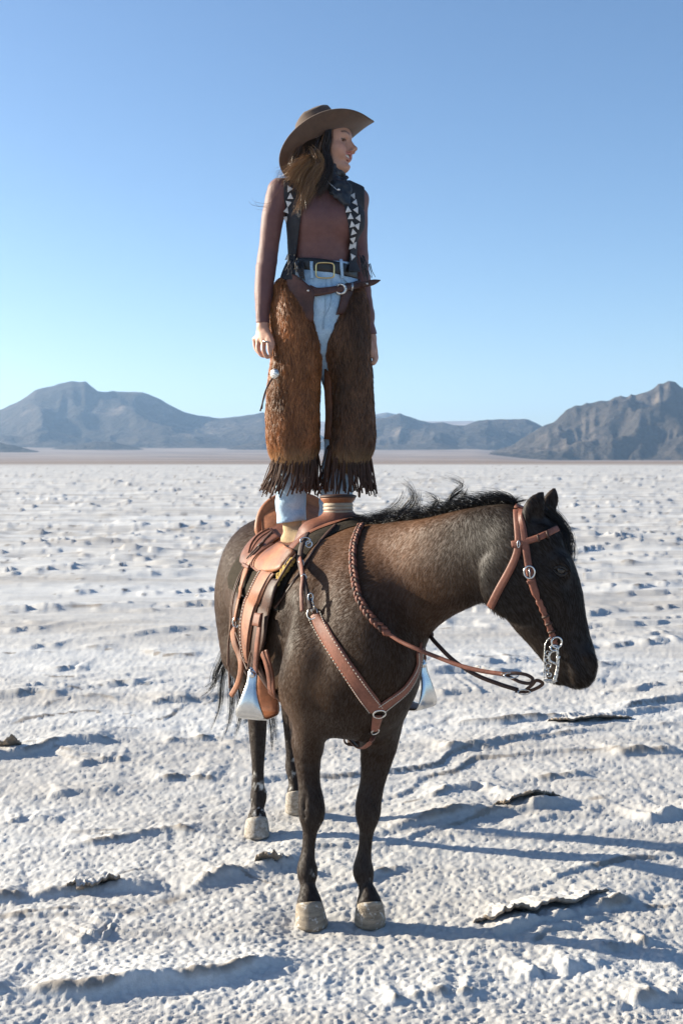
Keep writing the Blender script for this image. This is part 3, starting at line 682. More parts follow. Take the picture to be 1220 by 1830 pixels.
# ------------------------------------------------------------------ hair of the horse
MANEM = NB('black hair'); MANEM.set(Base_Color=(.012, .010, .009, 1), Roughness=.5); MANEM.bs.inputs['Specular IOR Level'].default_value = .3
MANEM = MANEM.m
def clump(guide, n, spread, m=12, w=.0016, tipspread=1.0, frizz=.3):
    """hair blades that follow one guide curve; spread at the root, tipspread times that at the tip"""
    g = catmull(np.array(guide, float), m); u = np.linspace(0, 1, m)
    off = rng.normal(size=(n, 1, 3)) * spread; wv = rng.normal(size=(n, 1, 3)) * spread * frizz
    L = rng.uniform(.7, 1.0, (n, 1)); 
    uu = np.clip(u[None, :] * L, 0, 1) * (m - 1); i = np.minimum(uu.astype(int), m - 2); fr = (uu - i)[..., None]
    base = g[i] * (1 - fr) + g[i + 1] * fr
    pth = base + off * (1 + (tipspread - 1) * u[None, :, None]) + wv * np.sin(u * 5 + 1)[None, :, None]
    wd = w * (1 - .75 * u)[None, :] * rng.uniform(.7, 1.3, (n, 1))
    return pth, wd
def hair_obj(name, clumps, mat, parent, col=None):
    VV = []; QQ = []; o = 0; CC = []
    for k_, (p_, w_) in enumerate(clumps):
        v, q = ribbons(p_, w_); VV.append(v); QQ.append(q + o); o += len(v)
        if col is not None: CC.append(col[k_] if np.ndim(col[k_]) == 2 else np.tile(col[k_], (len(v), 1)))
    return mk(name, np.vstack(VV), np.vstack(QQ), mat, parent, col=np.vstack(CC) if col is not None else None)
# mane: short roots lying along the crest, mostly fallen to the far side, wisps lifted by the wind
cr = catmull(np.array(CREST), 80); cl = []
for i in range(71):
    u = i / 77; c = cr[min(i, 77)]
    hit, n_, _, _ = HT.find_nearest(Vector(c + np.array([0, 0, .05]))); c = np.array(hit)
    up = np.array([0, 0, 1.]); back = np.array([-.8, .25, 0]); farr = np.array([.15, .95, 0])
    for k_ in range(3):
        a = rng.uniform(.5, 1.0); L = rng.uniform(.03, .055) * (.55 if u < .35 else 1)
        near = np.array([.05, -.55, -.12]) if k_ == 0 else farr * .75
        g = [c + near * .01, c + up * L * .35 * a + near * L * .25 + back * L * .15, c + up * L * .35 * a + near * L * .75 + back * L * .5, c + near * L * 1.25 - up * L * (.15 if k_ else .25) + back * L * .95]
        if k_ == 0: g = [q * 1 for q in [c + np.array([0, .012, .003]), c + up * .022 + back * .02, c + up * .03 + back * .06 + near * .01, c + up * .028 + back * .10 + near * .03]]
        cl.append(clump(g, 16, .006, 8, .0018, 1.6))
def wisp(pts, n, sp, ts=1.5, w=.0017, m=16, up=False):
    cl.append(clump([P(q[0], q[1] + (13, 7, 2)[i] * (m == 16) if i < 3 else q[1], q[2]) for i, q in enumerate(pts)], n, sp, m, w, ts, .5))
wisp([(690, 932, 4.28), (705, 918, 4.28), (722, 905, 4.27), (736, 890, 4.26), (734, 874, 4.25), (716, 856, 4.24)], 50, .004, 1.8, .0018)
wisp([(700, 930, 4.24), (720, 915, 4.23), (738, 900, 4.22), (744, 884, 4.22), (738, 868, 4.22)], 50, .004, 1.8, .0018)
wisp([(720, 926, 4.18), (742, 910, 4.18), (748, 895, 4.18), (752, 878, 4.18)], 40, .004, 1.8, .0018)
wisp([(745, 922, 4.12), (770, 905, 4.11), (782, 893, 4.1), (770, 884, 4.1), (752, 880, 4.1)], 40, .004, 1.8, .0018)
wisp([(765, 918, 4.07), (790, 902, 4.06), (808, 888, 4.05), (824, 880, 4.05), (830, 890, 4.05), (826, 900, 4.05)], 46, .004, 1.8, .0018)
wisp([(780, 916, 4.05), (800, 900, 4.04), (808, 880, 4.04), (826, 868, 4.03), (812, 858, 4.03), (792, 852, 4.03)], 36, .0035, 1.8, .0018)
wisp([(790, 914, 4.03), (812, 898, 4.02), (828, 884, 4.02), (834, 872, 4.02)], 40, .004, 1.8, .0018)
wisp([(660, 936, 4.38), (680, 918, 4.37), (700, 908, 4.36), (716, 893, 4.35), (722, 872, 4.35)], 40, .006)
wisp([(650, 937, 4.42), (664, 922, 4.41), (690, 914, 4.40), (712, 910, 4.4)], 46, .006)
for x0 in range(648, 900, 9):
    yy = np.interp(x0, [640, 690, 760, 840, 905], [936, 933, 924, 909, 897]); Y = np.interp(x0, [640, 690, 760, 840, 905], [4.44, 4.27, 4.06, 3.92, 3.83])
    hh = rng.uniform(4, 11) * (.45 if x0 < 760 else 1)
    wisp([(x0, yy + 3, Y), (x0 + 8, yy - hh * .5, Y + .01), (x0 + 20, yy - hh * .9, Y + .03), (x0 + 34, yy - hh * .75, Y + .05)], 34, .007, 1.5)
wisp([(872, 908, 3.88), (895, 898, 3.87), (915, 893, 3.87), (934, 885, 3.86)], 60, .0035, 1.3)
wisp([(880, 906, 3.87), (905, 896, 3.86), (930, 894, 3.86), (946, 892, 3.86)], 50, .003, 1.3)
hair_obj('mane', cl, MANEM, horse)
cl = []
for i in range(9):
    d = rng.uniform(-.02, .03)
    wisp([(972 + i, 897 + i, 3.80 + d), (996 + i * .6, 925 + i, 3.79 + d), (1010 + i * .5, 955, 3.78 + d), (1017 + rng.uniform(-5, 3), 990, 3.775 + d), (1019 + rng.uniform(-14, 4), 1022, 3.77 + d)], 34, .009, .8)
hair_obj('forelock', cl, MANEM, horse)
cl = []
dock = B(-1.30, 0, 1.2)
for tip, n_ in (((372, 1312, 5.75), 26), ((362, 1232, 5.8), 20), ((398, 1330, 5.75), 30), ((352, 1250, 5.8), 12), ((418, 1322, 5.75), 30), ((446, 1352, 5.62), 36), ((468, 1330, 5.62), 30), ((488, 1345, 5.6), 36), ((494, 1330, 5.6), 20), ((436, 1300, 5.65), 40)):
    t_ = P(*tip); mid = P(tip[0] * .5 + 215 + rng.uniform(-6, 6), 1190, 5.8)
    cl.append(clump([dock, dock * .6 + mid * .4 + np.array([0, .1, .05]), mid, mid * .45 + t_ * .55 + np.array([.02, 0, -.02]), t_], n_ * 2, .012, 18, .0034, .6, .5))
hair_obj('tail', cl, MANEM, horse)
cl = []
for q in [(1044, 1221), (1036, 1223), (1026, 1222), (996, 1219), (990, 1216), (1052, 1214)]:
    p = P(q[0], q[1] - 4, 3.76); cl.append(clump([p, p + np.array([.003, -.004, -.012]), p + np.array([.006, -.008, -.026])], 5, .006, 4, .0008))
tag(hair_obj('whiskers', cl, MANEM, horse), kind='stuff')

# ------------------------------------------------------------------ saddle pad and saddle
LEA = leather('chestnut leather', (.145, .052, .028)); LEAT = leather('tan leather', (.25, .105, .055), .55, .45); LEAD = leather('dark leather', (.055, .026, .017))
LEAO = leather('orange saddle leather', (.26, .098, .042), .52, .45); STRING = leather('lace', (.13, .07, .045), .5); LEAB = leather('collar leather', (.185, .068, .042), .55, .3)
STEEL = simple('polished steel', (.62, .60, .57), .22, .1, 40, .1, .001, 1.0); BRASS = simple('brass', (.62, .45, .20), .3, .15, 60, .1, .001, 1.0)
FELT = simple('brown felt', (.042, .034, .025), .95, .3, 60, .8, .004); RAW = simple('wrapped hide', (.33, .25, .17), .6, .3, 30, .3)
FELT.node_tree.nodes['Principled BSDF'].inputs['Specular IOR Level'].default_value = .08
FLEECE = simple('yellow fleece', (.50, .33, .09), .95, .3, 50, .8, .006)
def shell(name, f0, f1, amax, o0, o1, mat, parent, nf=36, na=54, corner=.0, tree=None):
    tree = tree or HT; out = []; inn = []
    us = np.linspace(-1, 1, na)
    for i in range(nf):
        v = i / (nf - 1); ro = []; ri = []
        for u in us:
            a = math.radians(amax) * u
            shr = corner * max(0, abs(u) - .6) ** 2 / .16
            f = (f0(a) + shr) * (1 - v) + (f1(a) - shr) * v
            axp = Vector(B(f, 0, 1.10)); d = Vector(-HL * math.sin(a) + np.array([0, 0, math.cos(a)]))
            hit, n_, _, _ = tree.ray_cast(axp + d * 1.2, -d)
            e = min(1, min(v, 1 - v) * nf / 2.5) ** .5 * min(1, (1 - abs(u)) * na / 4) ** .5
            ro.append(np.array(hit + d * (o0 + (o1 - o0) * e))); ri.append(np.array(hit + d * o0))
        out.append(ro); inn.append(ri)
    out = np.array(out); inn = np.array(inn)
    for arr in (out, inn):
        for _ in range(4): arr[1:-1, 1:-1] = (arr[1:-1, 1:-1] * 2 + arr[:-2, 1:-1] + arr[2:, 1:-1] + arr[1:-1, :-2] + arr[1:-1, 2:]) / 6
    V = np.vstack([out.reshape(-1, 3), inn.reshape(-1, 3)]); M = nf * na; Fc = []
    for i in range(nf - 1):
        for j in range(na - 1):
            q = (i * na + j, i * na + j + 1, (i + 1) * na + j + 1, (i + 1) * na + j); Fc.append(q); Fc.append(tuple(x + M for x in q[::-1]))
    for i in range(nf - 1):
        for j in (0, na - 1):
            q = (i * na + j, (i + 1) * na + j, (i + 1) * na + j + M, i * na + j + M); Fc.append(q if j == 0 else q[::-1])
    for j in range(na - 1):
        for i in (0, nf - 1):
            q = (i * na + j, i * na + j + M, i * na + j + 1 + M, i * na + j + 1); Fc.append(q if i == 0 else q[::-1])
    o = mk(name, V, Fc, mat, parent); return V, Fc
def tree_of(*vf):
    v, f = join(vf); return BVHTree.FromPolygons([tuple(p) for p in v.tolist()], f)
pad = empty('saddle_pad', B(-.4, 0, 1.44), 'thick dark brown felt pad between the saddle and the horse', 'saddle pad')
PV = shell('felt_pad', lambda a: -.80 + .02 * abs(a), lambda a: .02 + .02 * abs(a), 77, .004, .038, FELT, pad)
horsevf = (HV.astype(float), [tuple(q) for q in HQ.tolist()])
PT = tree_of(horsevf, PV)
bead = [sweep_strap(*drape(PT, q, 30, .002), .012, .004) for q in ([(600, 938), (575, 965), (545, 1010), (515, 1055), (492, 1086)],)]
mk('binding', *join(bead), LEAD, pad)

saddle = empty('saddle', B(-.45, 0, 1.44), 'tooled brown leather western saddle under the standing woman', 'saddle')
SK = shell('skirt', lambda a: -.77 + .015 * abs(a), lambda a: -.03 - .03 * abs(a), 57, .036, .050, LEA, saddle, corner=.10, tree=HT)
ST = tree_of(horsevf, PV, SK)
def patch(name, left, right, mat, parent, tree, view=.0, nrm=.004, th=.006, nu=12, nv=24, dome=0.0):
    """leather panel between two pixel curves, resting on a surface"""
    L = catmull(np.array(left, float), nv); R = catmull(np.array(right, float), nv); A = np.zeros((nv, nu, 3)); N = np.zeros((nv, nu, 3)); ok = np.ones((nv, nu), bool)
    for i in range(nv):
        for j in range(nu):
            u = j / (nu - 1); q = L[i] * (1 - u) + R[i] * u; p, n_ = look(tree, *q)
            for sh_ in (2, 4, 7, 11, 16, 24, 34):
                if p is not None: break
                for dx, dy in ((sh_, 0), (-sh_, 0), (0, sh_), (0, -sh_), (sh_, sh_), (sh_, -sh_)):
                    p, n_ = look(tree, q[0] + dx, q[1] + dy)
                    if p is not None: break
            if p is None: p, n_ = A[max(i - 1, 0), j], N[max(i - 1, 0), j]
            e = np.array(EYEV) - p; A[i, j] = p + unit(e) * view; N[i, j] = n_
    for _ in range(5):
        A[1:-1, 1:-1] = (A[1:-1, 1:-1] * 2 + A[:-2, 1:-1] + A[2:, 1:-1] + A[1:-1, :-2] + A[1:-1, 2:]) / 6
        N[1:-1, 1:-1] = (N[1:-1, 1:-1] + N[:-2, 1:-1] + N[2:, 1:-1] + N[1:-1, :-2] + N[1:-1, 2:]) / 5
    N /= np.linalg.norm(N, axis=2)[..., None] + 1e-9
    u = np.linspace(-1, 1, nu)[None, :, None]; v = np.linspace(-1, 1, nv)[:, None, None]
    edge = np.minimum(1, np.minimum(1 - np.abs(u), 1 - np.abs(v)) * 5) ** .5
    top = A + N * (nrm + th * (.35 + .65 * edge) + dome * (1 - u ** 2)); bot = A + N * (nrm * .5)
    V = np.vstack([top.reshape(-1, 3), bot.reshape(-1, 3)]); M = nu * nv; Fc = []
    for i in range(nv - 1):
        for j in range(nu - 1):
            q = (i * nu + j, (i + 1) * nu + j, (i + 1) * nu + j + 1, i * nu + j + 1); Fc += [q, tuple(x + M for x in q[::-1])]
    bd = [i * nu for i in range(nv)] + [(nv - 1) * nu + j for j in range(1, nu)] + [i * nu + nu - 1 for i in range(nv - 2, -1, -1)] + [j for j in range(nu - 2, 0, -1)]
    for a_, b_ in zip(bd, bd[1:] + bd[:1]): Fc.append((a_, a_ + M, b_ + M, b_))
    if parent is not None: mk(name, V, Fc, mat, parent)
    return V, Fc, top
def sstrap(name, pts, wd, mat, parent, tree, off=.003, th=.004, view=0.0, n=40, label=None):
    A, N = drape(tree, pts, n, off)
    if view: A = A + np.array([unit(np.array(EYEV) - a) for a in A]) * view
    v, f = sweep_strap(A, N, wd, th); o = mk(name, v, f, mat, parent)
    if label: o['label'] = label
    return A, N
def stitches(A, N, side, mat, parent, step=2, ln=.005, w=.0022, up=.0045):
    t, n_, b_ = frames(A, N); parts = []
    for i in range(1, len(A) - 1, step):
        parts.append(box(A[i] + b_[i] * side + n_[i] * up, t[i] * ln * .5, b_[i] * w * .5, n_[i] * .0012))
    return parts
THREAD = simple('waxed thread', (.62, .55, .45), .7, .1, 20, 0)
# seat
nu, nv = 23, 30; A = np.zeros((nv, nu, 3))
for i in range(nv):
    v = i / (nv - 1); f = -.80 + .62 * v; zc = np.interp(f, [-.80, -.70, -.58, -.45, -.32, -.2], [1.545, 1.472, 1.447, 1.445, 1.457, 1.485])
    hw = np.interp(f, [-.8, -.65, -.4, -.2], [.16, .19, .165, .12])
    for j in range(nu):
        u = j / (nu - 1) * 2 - 1; A[i, j] = B(f, hw * u, zc - .105 * abs(u) ** 2.0 * (1 if f > -.7 else .6))
bot = A - np.array([0, 0, .03]); V = np.vstack([A.reshape(-1, 3), bot.reshape(-1, 3)]); M = nu * nv; Fc = []
for i in range(nv - 1):
    for j in range(nu - 1):
        q = (i * nu + j, i * nu + j + 1, (i + 1) * nu + j + 1, (i + 1) * nu + j); Fc += [q[::-1], tuple(x + M for x in q)]
bd = [i * nu for i in range(nv)] + [(nv - 1) * nu + j for j in range(1, nu)] + [i * nu + nu - 1 for i in range(nv - 2, -1, -1)] + [j for j in range(nu - 2, 0, -1)]
for a_, b_ in zip(bd, bd[1:] + bd[:1]): Fc.append((a_, b_, b_ + M, a_ + M))
mk('seat', V, Fc, LEAO, saddle); SEAT = (V, Fc)
# cantle, fork and horn
c = Field(B(-.5, 0, 1.45) - np.array([.40, .55, .14]), B(-.5, 0, 1.45) + np.array([.42, .55, .2]), .0065)
cp = []
for i in range(31):
    a = -1 + 2 * i / 30; l = .175 * math.sin(a * 1.45) / math.sin(1.45); z = 1.575 - .15 * abs(a) ** 2.1
    cp.append(B(-.80 - .045 * (1 - a * a), l, z))
c.tube(cp, [.017] * 31, k=.01, seg=1)
for i in range(31):
    q = cp[i]; c.tube([q, B(-.79, (q - HO) @ HL * .98, 1.40)], [.012, .014], k=.012, seg=1)
v, q_ = c.mesh(1); mk('cantle', v, q_, LEAO, saddle)
c = Field(B(-.14, 0, 1.45) - np.array([.34, .28, .2]), B(-.14, 0, 1.45) + np.array([.34, .28, .12]), .006)
c.tube([B(-.14, -.150, 1.425), B(-.135, -.128, 1.448), B(-.13, -.10, 1.468), B(-.125, 0, 1.488), B(-.13, .10, 1.468), B(-.14, .165, 1.405), B(-.15, .205, 1.315)], [.05, .06, .062, .058, .062, .06, .05], [.022, .030, .034, .034, .034, .030, .022], up=HF * .2 + np.array([0, 0, 1]), k=.02)
c.tube([B(-.20, -.10, 1.455), B(-.22, 0, 1.475), B(-.20, .10, 1.455)], [.06, .06, .06], [.03, .03, .03], k=.03)
c.tube([B(-.145, 0, 1.485), B(-.145, 0, 1.53)], [.066, .056], k=.03)
v, q_ = c.mesh(1); mk('fork', v, q_, LEA, saddle)
v, f = sweep_round([B(-.05 - .004 * abs(a) ** 2, l_, z_) for a, l_, z_ in [(0, -.19, 1.335), (0, -.155, 1.405), (0, -.10, 1.452), (0, 0, 1.474), (0, .10, 1.452), (0, .155, 1.405), (0, .19, 1.335)]], .010, 8)
pth = catmull([B(-.082, -.152, 1.42), B(-.075, -.130, 1.445), B(-.07, -.10, 1.464), B(-.066, 0, 1.488), B(-.07, .10, 1.464), B(-.075, .158, 1.41), B(-.082, .20, 1.325)], 40)
mk('gullet_roll', *sweep_round(pth, .009, 8), LEAT, saddle)
def lathe(c0, prof, n=36, axis=(0, 0, 1)):
    axis = unit(axis); u = unit(np.cross(axis, (.3, 1, .1))); v_ = np.cross(axis, u); V = []; Fc = []
    for r, z in prof:
        for j in range(n):
            a = 2 * math.pi * j / n; V.append(np.asarray(c0) + axis * z + (u * math.cos(a) + v_ * math.sin(a)) * r)
    for i in range(len(prof) - 1):
        for j in range(n): Fc.append((i * n + j, i * n + (j + 1) % n, (i + 1) * n + (j + 1) % n, (i + 1) * n + j))
    Fc += [tuple(range(n))[::-1], tuple((len(prof) - 1) * n + j for j in range(n))]
    return np.array(V), Fc
HC = B(-.145, 0, 1.508)
hax = unit(HF * -.06 + np.array([0, 0, 1]))
pr = [(.062, -.012)]
for i in range(4):
    z0 = i * .0135; pr += [(.0565, z0), (.0595, z0 + .003), (.0600, z0 + .0068), (.0590, z0 + .0105), (.0562, z0 + .0133)]
pr += [(.055, .058)]
hw_ = mk('horn_wrap', *lathe(HC, pr, 36, hax), RAW, saddle)
mk('horn', *lathe(HC + hax * .052, [(.052, 0), (.058, .006), (.068, .018), (.0695, .024)], 40, hax), LEAO, saddle)
mk('horn_cap', *lathe(HC + hax * .052, [(.060, .023), (.0715, .024), (.0735, .028), (.0725, .033), (.060, .037), (.02, .039)], 40, hax), LEAD, saddle)
# seat jockey with a stamped border, rear jockey and skirt strings
V, Fc, top = patch('seat_jockey', [(498, 974), (478, 984), (462, 996), (453, 1008), (456, 1020), (470, 1029)], [(528, 985), (529, 990), (523, 997), (513, 1008), (502, 1020), (474, 1030)], LEAO, saddle, ST, .012, .010, .007, 14, 26, .008)
ed = top[2:-1, 1]; ed2 = top[2:-2, -2]
n0 = np.array([look(ST, 480, 1000)[1]])
mk('border', *join([sweep_round(ed + n0 * .002, .0035, 6), sweep_round(top[2:-1, 2] + n0 * .002, .002, 6)]), LEA, saddle)
V, Fc, top = patch('rear_jockey', [(486, 945), (462, 958), (449, 976), (446, 994)], [(500, 962), (484, 974), (470, 988), (456, 1000)], LEA, saddle, ST, .006, .006, .006, 10, 18)
mk('border', *join([sweep_round(top[1:-1, 1] + n0 * .002, .004, 6), sweep_round(top[1:-1, 3] + n0 * .002, .0022, 6)]), LEA, saddle)
for q in ([(488, 956), (468, 978), (446, 1002)], [(476, 968), (466, 985), (452, 1000)], [(528, 992), (516, 1010), (505, 1030)]):
    sstrap('lace', q, .010, STRING, saddle, ST, .016, .004)
mk('concho', *lathe(look(ST, 470, 980)[0] + n0[0] * .02, [(.014, 0), (.014, .003), (.008, .006)], 16, n0[0]), LEAD, saddle)
# fleece showing under the skirt
fl = [sphere(look(PT, x, y)[0] + np.array([-.005, -.012, .006]), (rng.uniform(.009, .014),) * 3, 5) for x, y in [(494, 1048), (497, 1044), (499, 1039), (502, 1036), (505, 1031), (508, 1027), (511, 1023), (514, 1020), (517, 1016), (501, 1031), (507, 1022), (521, 1010), (525, 1004), (512, 1016)]]
mk('fleece_edge', *join(fl), FLEECE, saddle)
# fender, stirrup leathers and flank straps
V, Fc, top = patch('fender', [(468, 1018), (459, 1034), (449, 1055), (439, 1077), (433, 1110), (433, 1142), (439, 1171), (444, 1184)], [(492, 1026), (485, 1036), (476, 1052), (467, 1072), (458, 1096), (451, 1127), (447, 1155), (447, 1184)], LEAT, saddle, ST, .075, .004, .007, 12, 40, .004)
FT = top
ns = np.array([unit(np.array(EYEV) - p) for p in top[:, 0]])
mk('border', *join([sweep_round(top[1:-1, 1] + ns[1:-1] * .004, .0038, 6), sweep_round(top[1:-1, 2] + ns[1:-1] * .003, .0022, 6), sweep_round(top[1:-1, -2] + ns[1:-1] * .003, .003, 6)]), LEA, saddle)
bl = [box(top[i, 1] * .5 + top[i, 2] * .5 + ns[i] * .004, np.array([.003, 0, .002]), np.array([0, .002, 0]), np.array([-.001, 0, .003])) for i in range(2, 38)]
tag(mk('stitching', *join(bl), THREAD, saddle), kind='stuff')
V, Fc, top = patch('shaded_fender', [(486, 1034), (477, 1054), (468, 1075), (459, 1098), (452, 1130), (449, 1160), (450, 1190)], [(500, 1036), (492, 1060), (486, 1085), (480, 1110), (476, 1140), (470, 1165), (462, 1190)], LEAD, saddle, ST, .045, .004, .006, 8, 30)  # rest of the fender, its shade given by the dark leather
sstrap('stirrup_leather', [(470, 1098), (468, 1125), (464, 1155), (461, 1195)], [.03] * 40, LEA, saddle, HT, .01, .006, .085)
sstrap('keeper', [(463, 1108), (469, 1109), (474, 1110)], .05, LEA, saddle, HT, .02, .006, .09, 10)
sstrap('latigo', [(474, 1166), (480, 1180), (486, 1205), (489, 1235), (490, 1262), (487, 1292)], .032, LEA, saddle, HT, .012, .006, .06)
sstrap('latigo', [(481, 1160), (487, 1185), (493, 1215), (494, 1250), (493, 1288)], .018, LEA, saddle, HT, .012, .006, .05)
sstrap('flank_strap', [(459, 996), (447, 1012), (438, 1040), (430, 1075), (424, 1108)], np.linspace(.045, .034, 40), LEAT, saddle, ST, .010, .005, .02)
sstrap('keeper', [(441, 1010), (446, 1013), (452, 1016)], .016, LEA, saddle, ST, .017, .005, .025, 10)
A, N = sstrap('flank_strap', [(419, 1114), (417, 1130), (420, 1150), (427, 1168), (431, 1186), (429, 1208), (423, 1226), (413, 1243)], np.linspace(.030, .024, 40), LEAT, saddle, HT, .02, .005, .07) if look(HT, 413, 1243)[0] is not None else (None, None)
def free(name, pts, wd, mat, parent, nrm=(0, -1, .1), th=.005, n=40, rnd=None):
    A = catmull(np.array([P(*q) for q in pts]), n)
    v, f = sweep_round(A, rnd, 8) if rnd is not None else sweep_strap(A, np.tile(np.array(nrm, float), (n, 1)), wd, th)
    return mk(name, v, f, mat, parent), A
if A is None:
    free('flank_strap', [(419, 1114, 4.75), (417, 1130, 4.74), (420, 1150, 4.72), (427, 1168, 4.70), (431, 1186, 4.68), (429, 1208, 4.68), (423, 1226, 4.7), (413, 1243, 4.72)], np.linspace(.034, .024, 40), LEAT, saddle, (-.6, -.8, .1))
p, n_ = look(HT, 424, 1112); p = P(422, 1112, 4.74)
mk('buckle', *join([ring(p, .019, .0035, (-.4, -.9, .1), .8, 1.1), sweep_round([p + np.array([.0, -.004, -.018]), p + np.array([0, -.006, .02])], .0028, 6)]), STEEL, saddle)
for pts in ([(474, 958, 4.95), (445, 1000, 4.86), (425, 1035, 4.80), (414, 1075, 4.78), (411, 1120, 4.76), (409, 1165, 4.75), (410, 1230, 4.75)], [(450, 995, 4.86), (430, 1030, 4.80), (417, 1068, 4.77), (413, 1110, 4.75), (408, 1150, 4.75), (407, 1190, 4.75)],
            [(529, 990, 4.28), (512, 1015, 4.26), (494, 1045, 4.27), (484, 1078, 4.30), (479, 1105, 4.34), (474, 1130, 4.38), (466, 1146, 4.40)], [(520, 1000, 4.26), (506, 1022, 4.25), (488, 1055, 4.27), (480, 1090, 4.31), (476, 1120, 4.36), (471, 1143, 4.38)],
            [(461, 1128, 4.44), (454, 1150, 4.44), (447, 1172, 4.45), (443, 1196, 4.46)], [(421, 1130, 4.7), (429, 1152, 4.66), (430, 1168, 4.60), (437, 1185, 4.50), (442, 1197, 4.46)]):
    free('lace', pts, None, STRING, saddle, rnd=.0032)
# stirrups: steel bells
def stirrup(top3, inn, wid, mir=1, lab=None):
    inn = unit(inn); wid = unit(wid); pr = [(.035, 0), (.022, -.022), (.012, -.06), (.0, -.10), (-.006, -.135), (-.006, -.165), (.0, -.183), (.018, -.193), (.06, -.196), (.105, -.193), (.124, -.18), (.13, -.15), (.124, -.10), (.112, -.05), (.10, -.015), (.088, 0)]
    pw = [.040, .042, .046, .068, .094, .116, .122, .124, .122, .124, .12, .11, .085, .06, .045, .040]
    A = catmull(np.array([top3 + inn * a + np.array([0, 0, z]) for a, z in pr]), 60); W = catmull(np.array(pw)[:, None], 60)[:, 0]
    t = np.gradient(A, axis=0); N = np.cross(np.tile(wid, (60, 1)), t); cen = top3 + inn * .06 + np.array([0, 0, -.1])
    s_ = np.sign(((A - cen) * N).sum(1)); N = N * np.where(s_ == 0, 1, s_)[:, None]
    v, f = sweep_strap(A, N, W, .006); o = mk('stirrup', v, f, STEEL, saddle)
    if lab: o['label'] = lab
    v, f = sweep_round([top3 + inn * .018 + np.array([0, 0, -.022]), top3 + inn * .11 + np.array([0, 0, -.022])], .009, 10); mk('bolt', v, f, STEEL, o)
    mk('bolt', *lathe(top3 + inn * .018 + np.array([0, 0, -.024]), [(.014, 0), (.014, .004), (.010, .009), (.004, .011)], 16, -inn), STEEL, o)
    N2 = -N; Ai = A[22:] - N[22:] * .003; v, f = sweep_strap(Ai, N2[22:], W[22:] * .93, .005); mk('stirrup_lining', v, f, LEAO, o)
stirrup(P(447, 1196, 4.44), (.42, .9, 0), (.93, -.36, 0), lab='polished steel bell stirrup catching the sky')
stirrup(P(762, 1178, 4.50), (-.72, .6, 0), (.66, .75, 0), lab='steel bell stirrup on the far side')
A = catmull([B(-.2, .36, 1.22), B(-.2, .37, 1.05), P(756, 1184, 4.56)], 20); v, f = sweep_strap(A, np.tile(HL, (20, 1)), .06, .008); mk('fender', v, f, LEA, saddle)
# cinch round the barrel
A = []; N = []
for a in np.linspace(60, 300, 60):
    a = math.radians(a); d = Vector(-HL * math.sin(a) + np.array([0, 0, math.cos(a)])); hit, n_, _, _ = HT.ray_cast(Vector(B(-.16, 0, 1.0)) + d * 1.2, -d)
    A.append(np.array(hit) + np.array(d) * .006); N.append(np.array(d))
mk('cinch', *sweep_strap(np.array(A), np.array(N), .10, .012), LEAD, saddle)
A = []; N = []
for a in np.linspace(62, 298, 60):
    a = math.radians(a); d = Vector(-HL * math.sin(a) + np.array([0, 0, math.cos(a)])); hit, n_, _, _ = HT.ray_cast(Vector(B(-.52, 0, 1.0)) + d * 1.2, -d)
    A.append(np.array(hit) + np.array(d) * (.006 + .04 * max(0, -math.cos(a)))); N.append(np.array(d))
mk('flank_cinch', *sweep_strap(np.array(A), np.array(N), .06, .010), LEAD, saddle)
p = P(623, 1322, 4.5); mk('cinch_ring', *join([ring(p, .018, .004, (.2, -1, .1)), box(p + np.array([.03, .02, -.018]), (.035, 0, -.004), (0, .02, 0), (0, 0, .010))]), LEAD, saddle)

# ------------------------------------------------------------------ breast collar
collar = empty('breast_collar', B(.36, 0, .9), 'reddish leather breast collar with steel rings across the chest', 'breast collar')
A, N = sstrap('strap', [(563, 1098), (580, 1130), (605, 1170), (635, 1215), (655, 1244), (673, 1268)], np.concatenate([np.linspace(.034, .064, 8), np.full(26, .066), np.linspace(.066, .05, 6)]), LEAB, collar, HT, .004, .007, n=40)
tag(mk('stitching', *join(stitches(A, N, .026, None, None, 1, .006, .002, .007) + stitches(A, N, -.026, None, None, 1, .006, .002, .007)), THREAD, collar), kind='stuff')
A2, N2 = sstrap('strap', [(680, 1265), (700, 1250), (722, 1232), (738, 1208), (746, 1185), (748, 1160)], np.linspace(.044, .05, 40), LEAB, collar, HT, .004, .007)
tag(mk('stitching', *join(stitches(A2, N2, .019, None, None, 1, .006, .002, .007) + stitches(A2, N2, -.019, None, None, 1, .006, .002, .007)), THREAD, collar), kind='stuff')
pl = [A2[-1]]; 
for fm, lm, zm in [(.16, .30, 1.16), (.06, .30, 1.25), (-.05, .26, 1.33)]:
    q, n_, _, _ = HT.find_nearest(Vector(B(fm, lm, zm))); pl.append(np.array(q + n_ * .006))
pl = catmull(pl, 30); nn = np.array([np.array(HT.find_nearest(Vector(q))[1]) for q in pl])
mk('strap', *sweep_strap(pl, nn, .05, .006), LEAB, collar)
p, n_ = look(HT, 677, 1272); p = p + n_ * .010
mk('ring', *ring(p, .022, .0035, n_), STEEL, collar)
mk('ring', *ring(look(HT, 560, 1097)[0] + look(HT, 560, 1097)[1] * .008, .021, .0032, look(HT, 560, 1097)[1], 1.0, 1.0), STEEL, collar)
sstrap('drop_strap', [(675, 1276), (672, 1288), (669, 1302)], np.linspace(.04, .028, 16), LEAB, collar, HT, .006, .007, n=16)
p, n_ = look(HT, 669, 1303); mk('ring', *ring(p + n_ * .010, .016, .003, n_, .8, 1.2), STEEL, collar)
q1 = look(HT, 667, 1314)[0]
A = catmull([q1 + np.array([0, -.012, 0]), P(660, 1328, 4.10), P(645, 1337, 4.22), B(.05, 0, .66), B(-.16, 0, .69)], 30)
mk('tie_down_strap', *sweep_strap(A, np.tile(np.array([0, -.5, -.8]), (30, 1)), .018, .004), LEAB, collar)
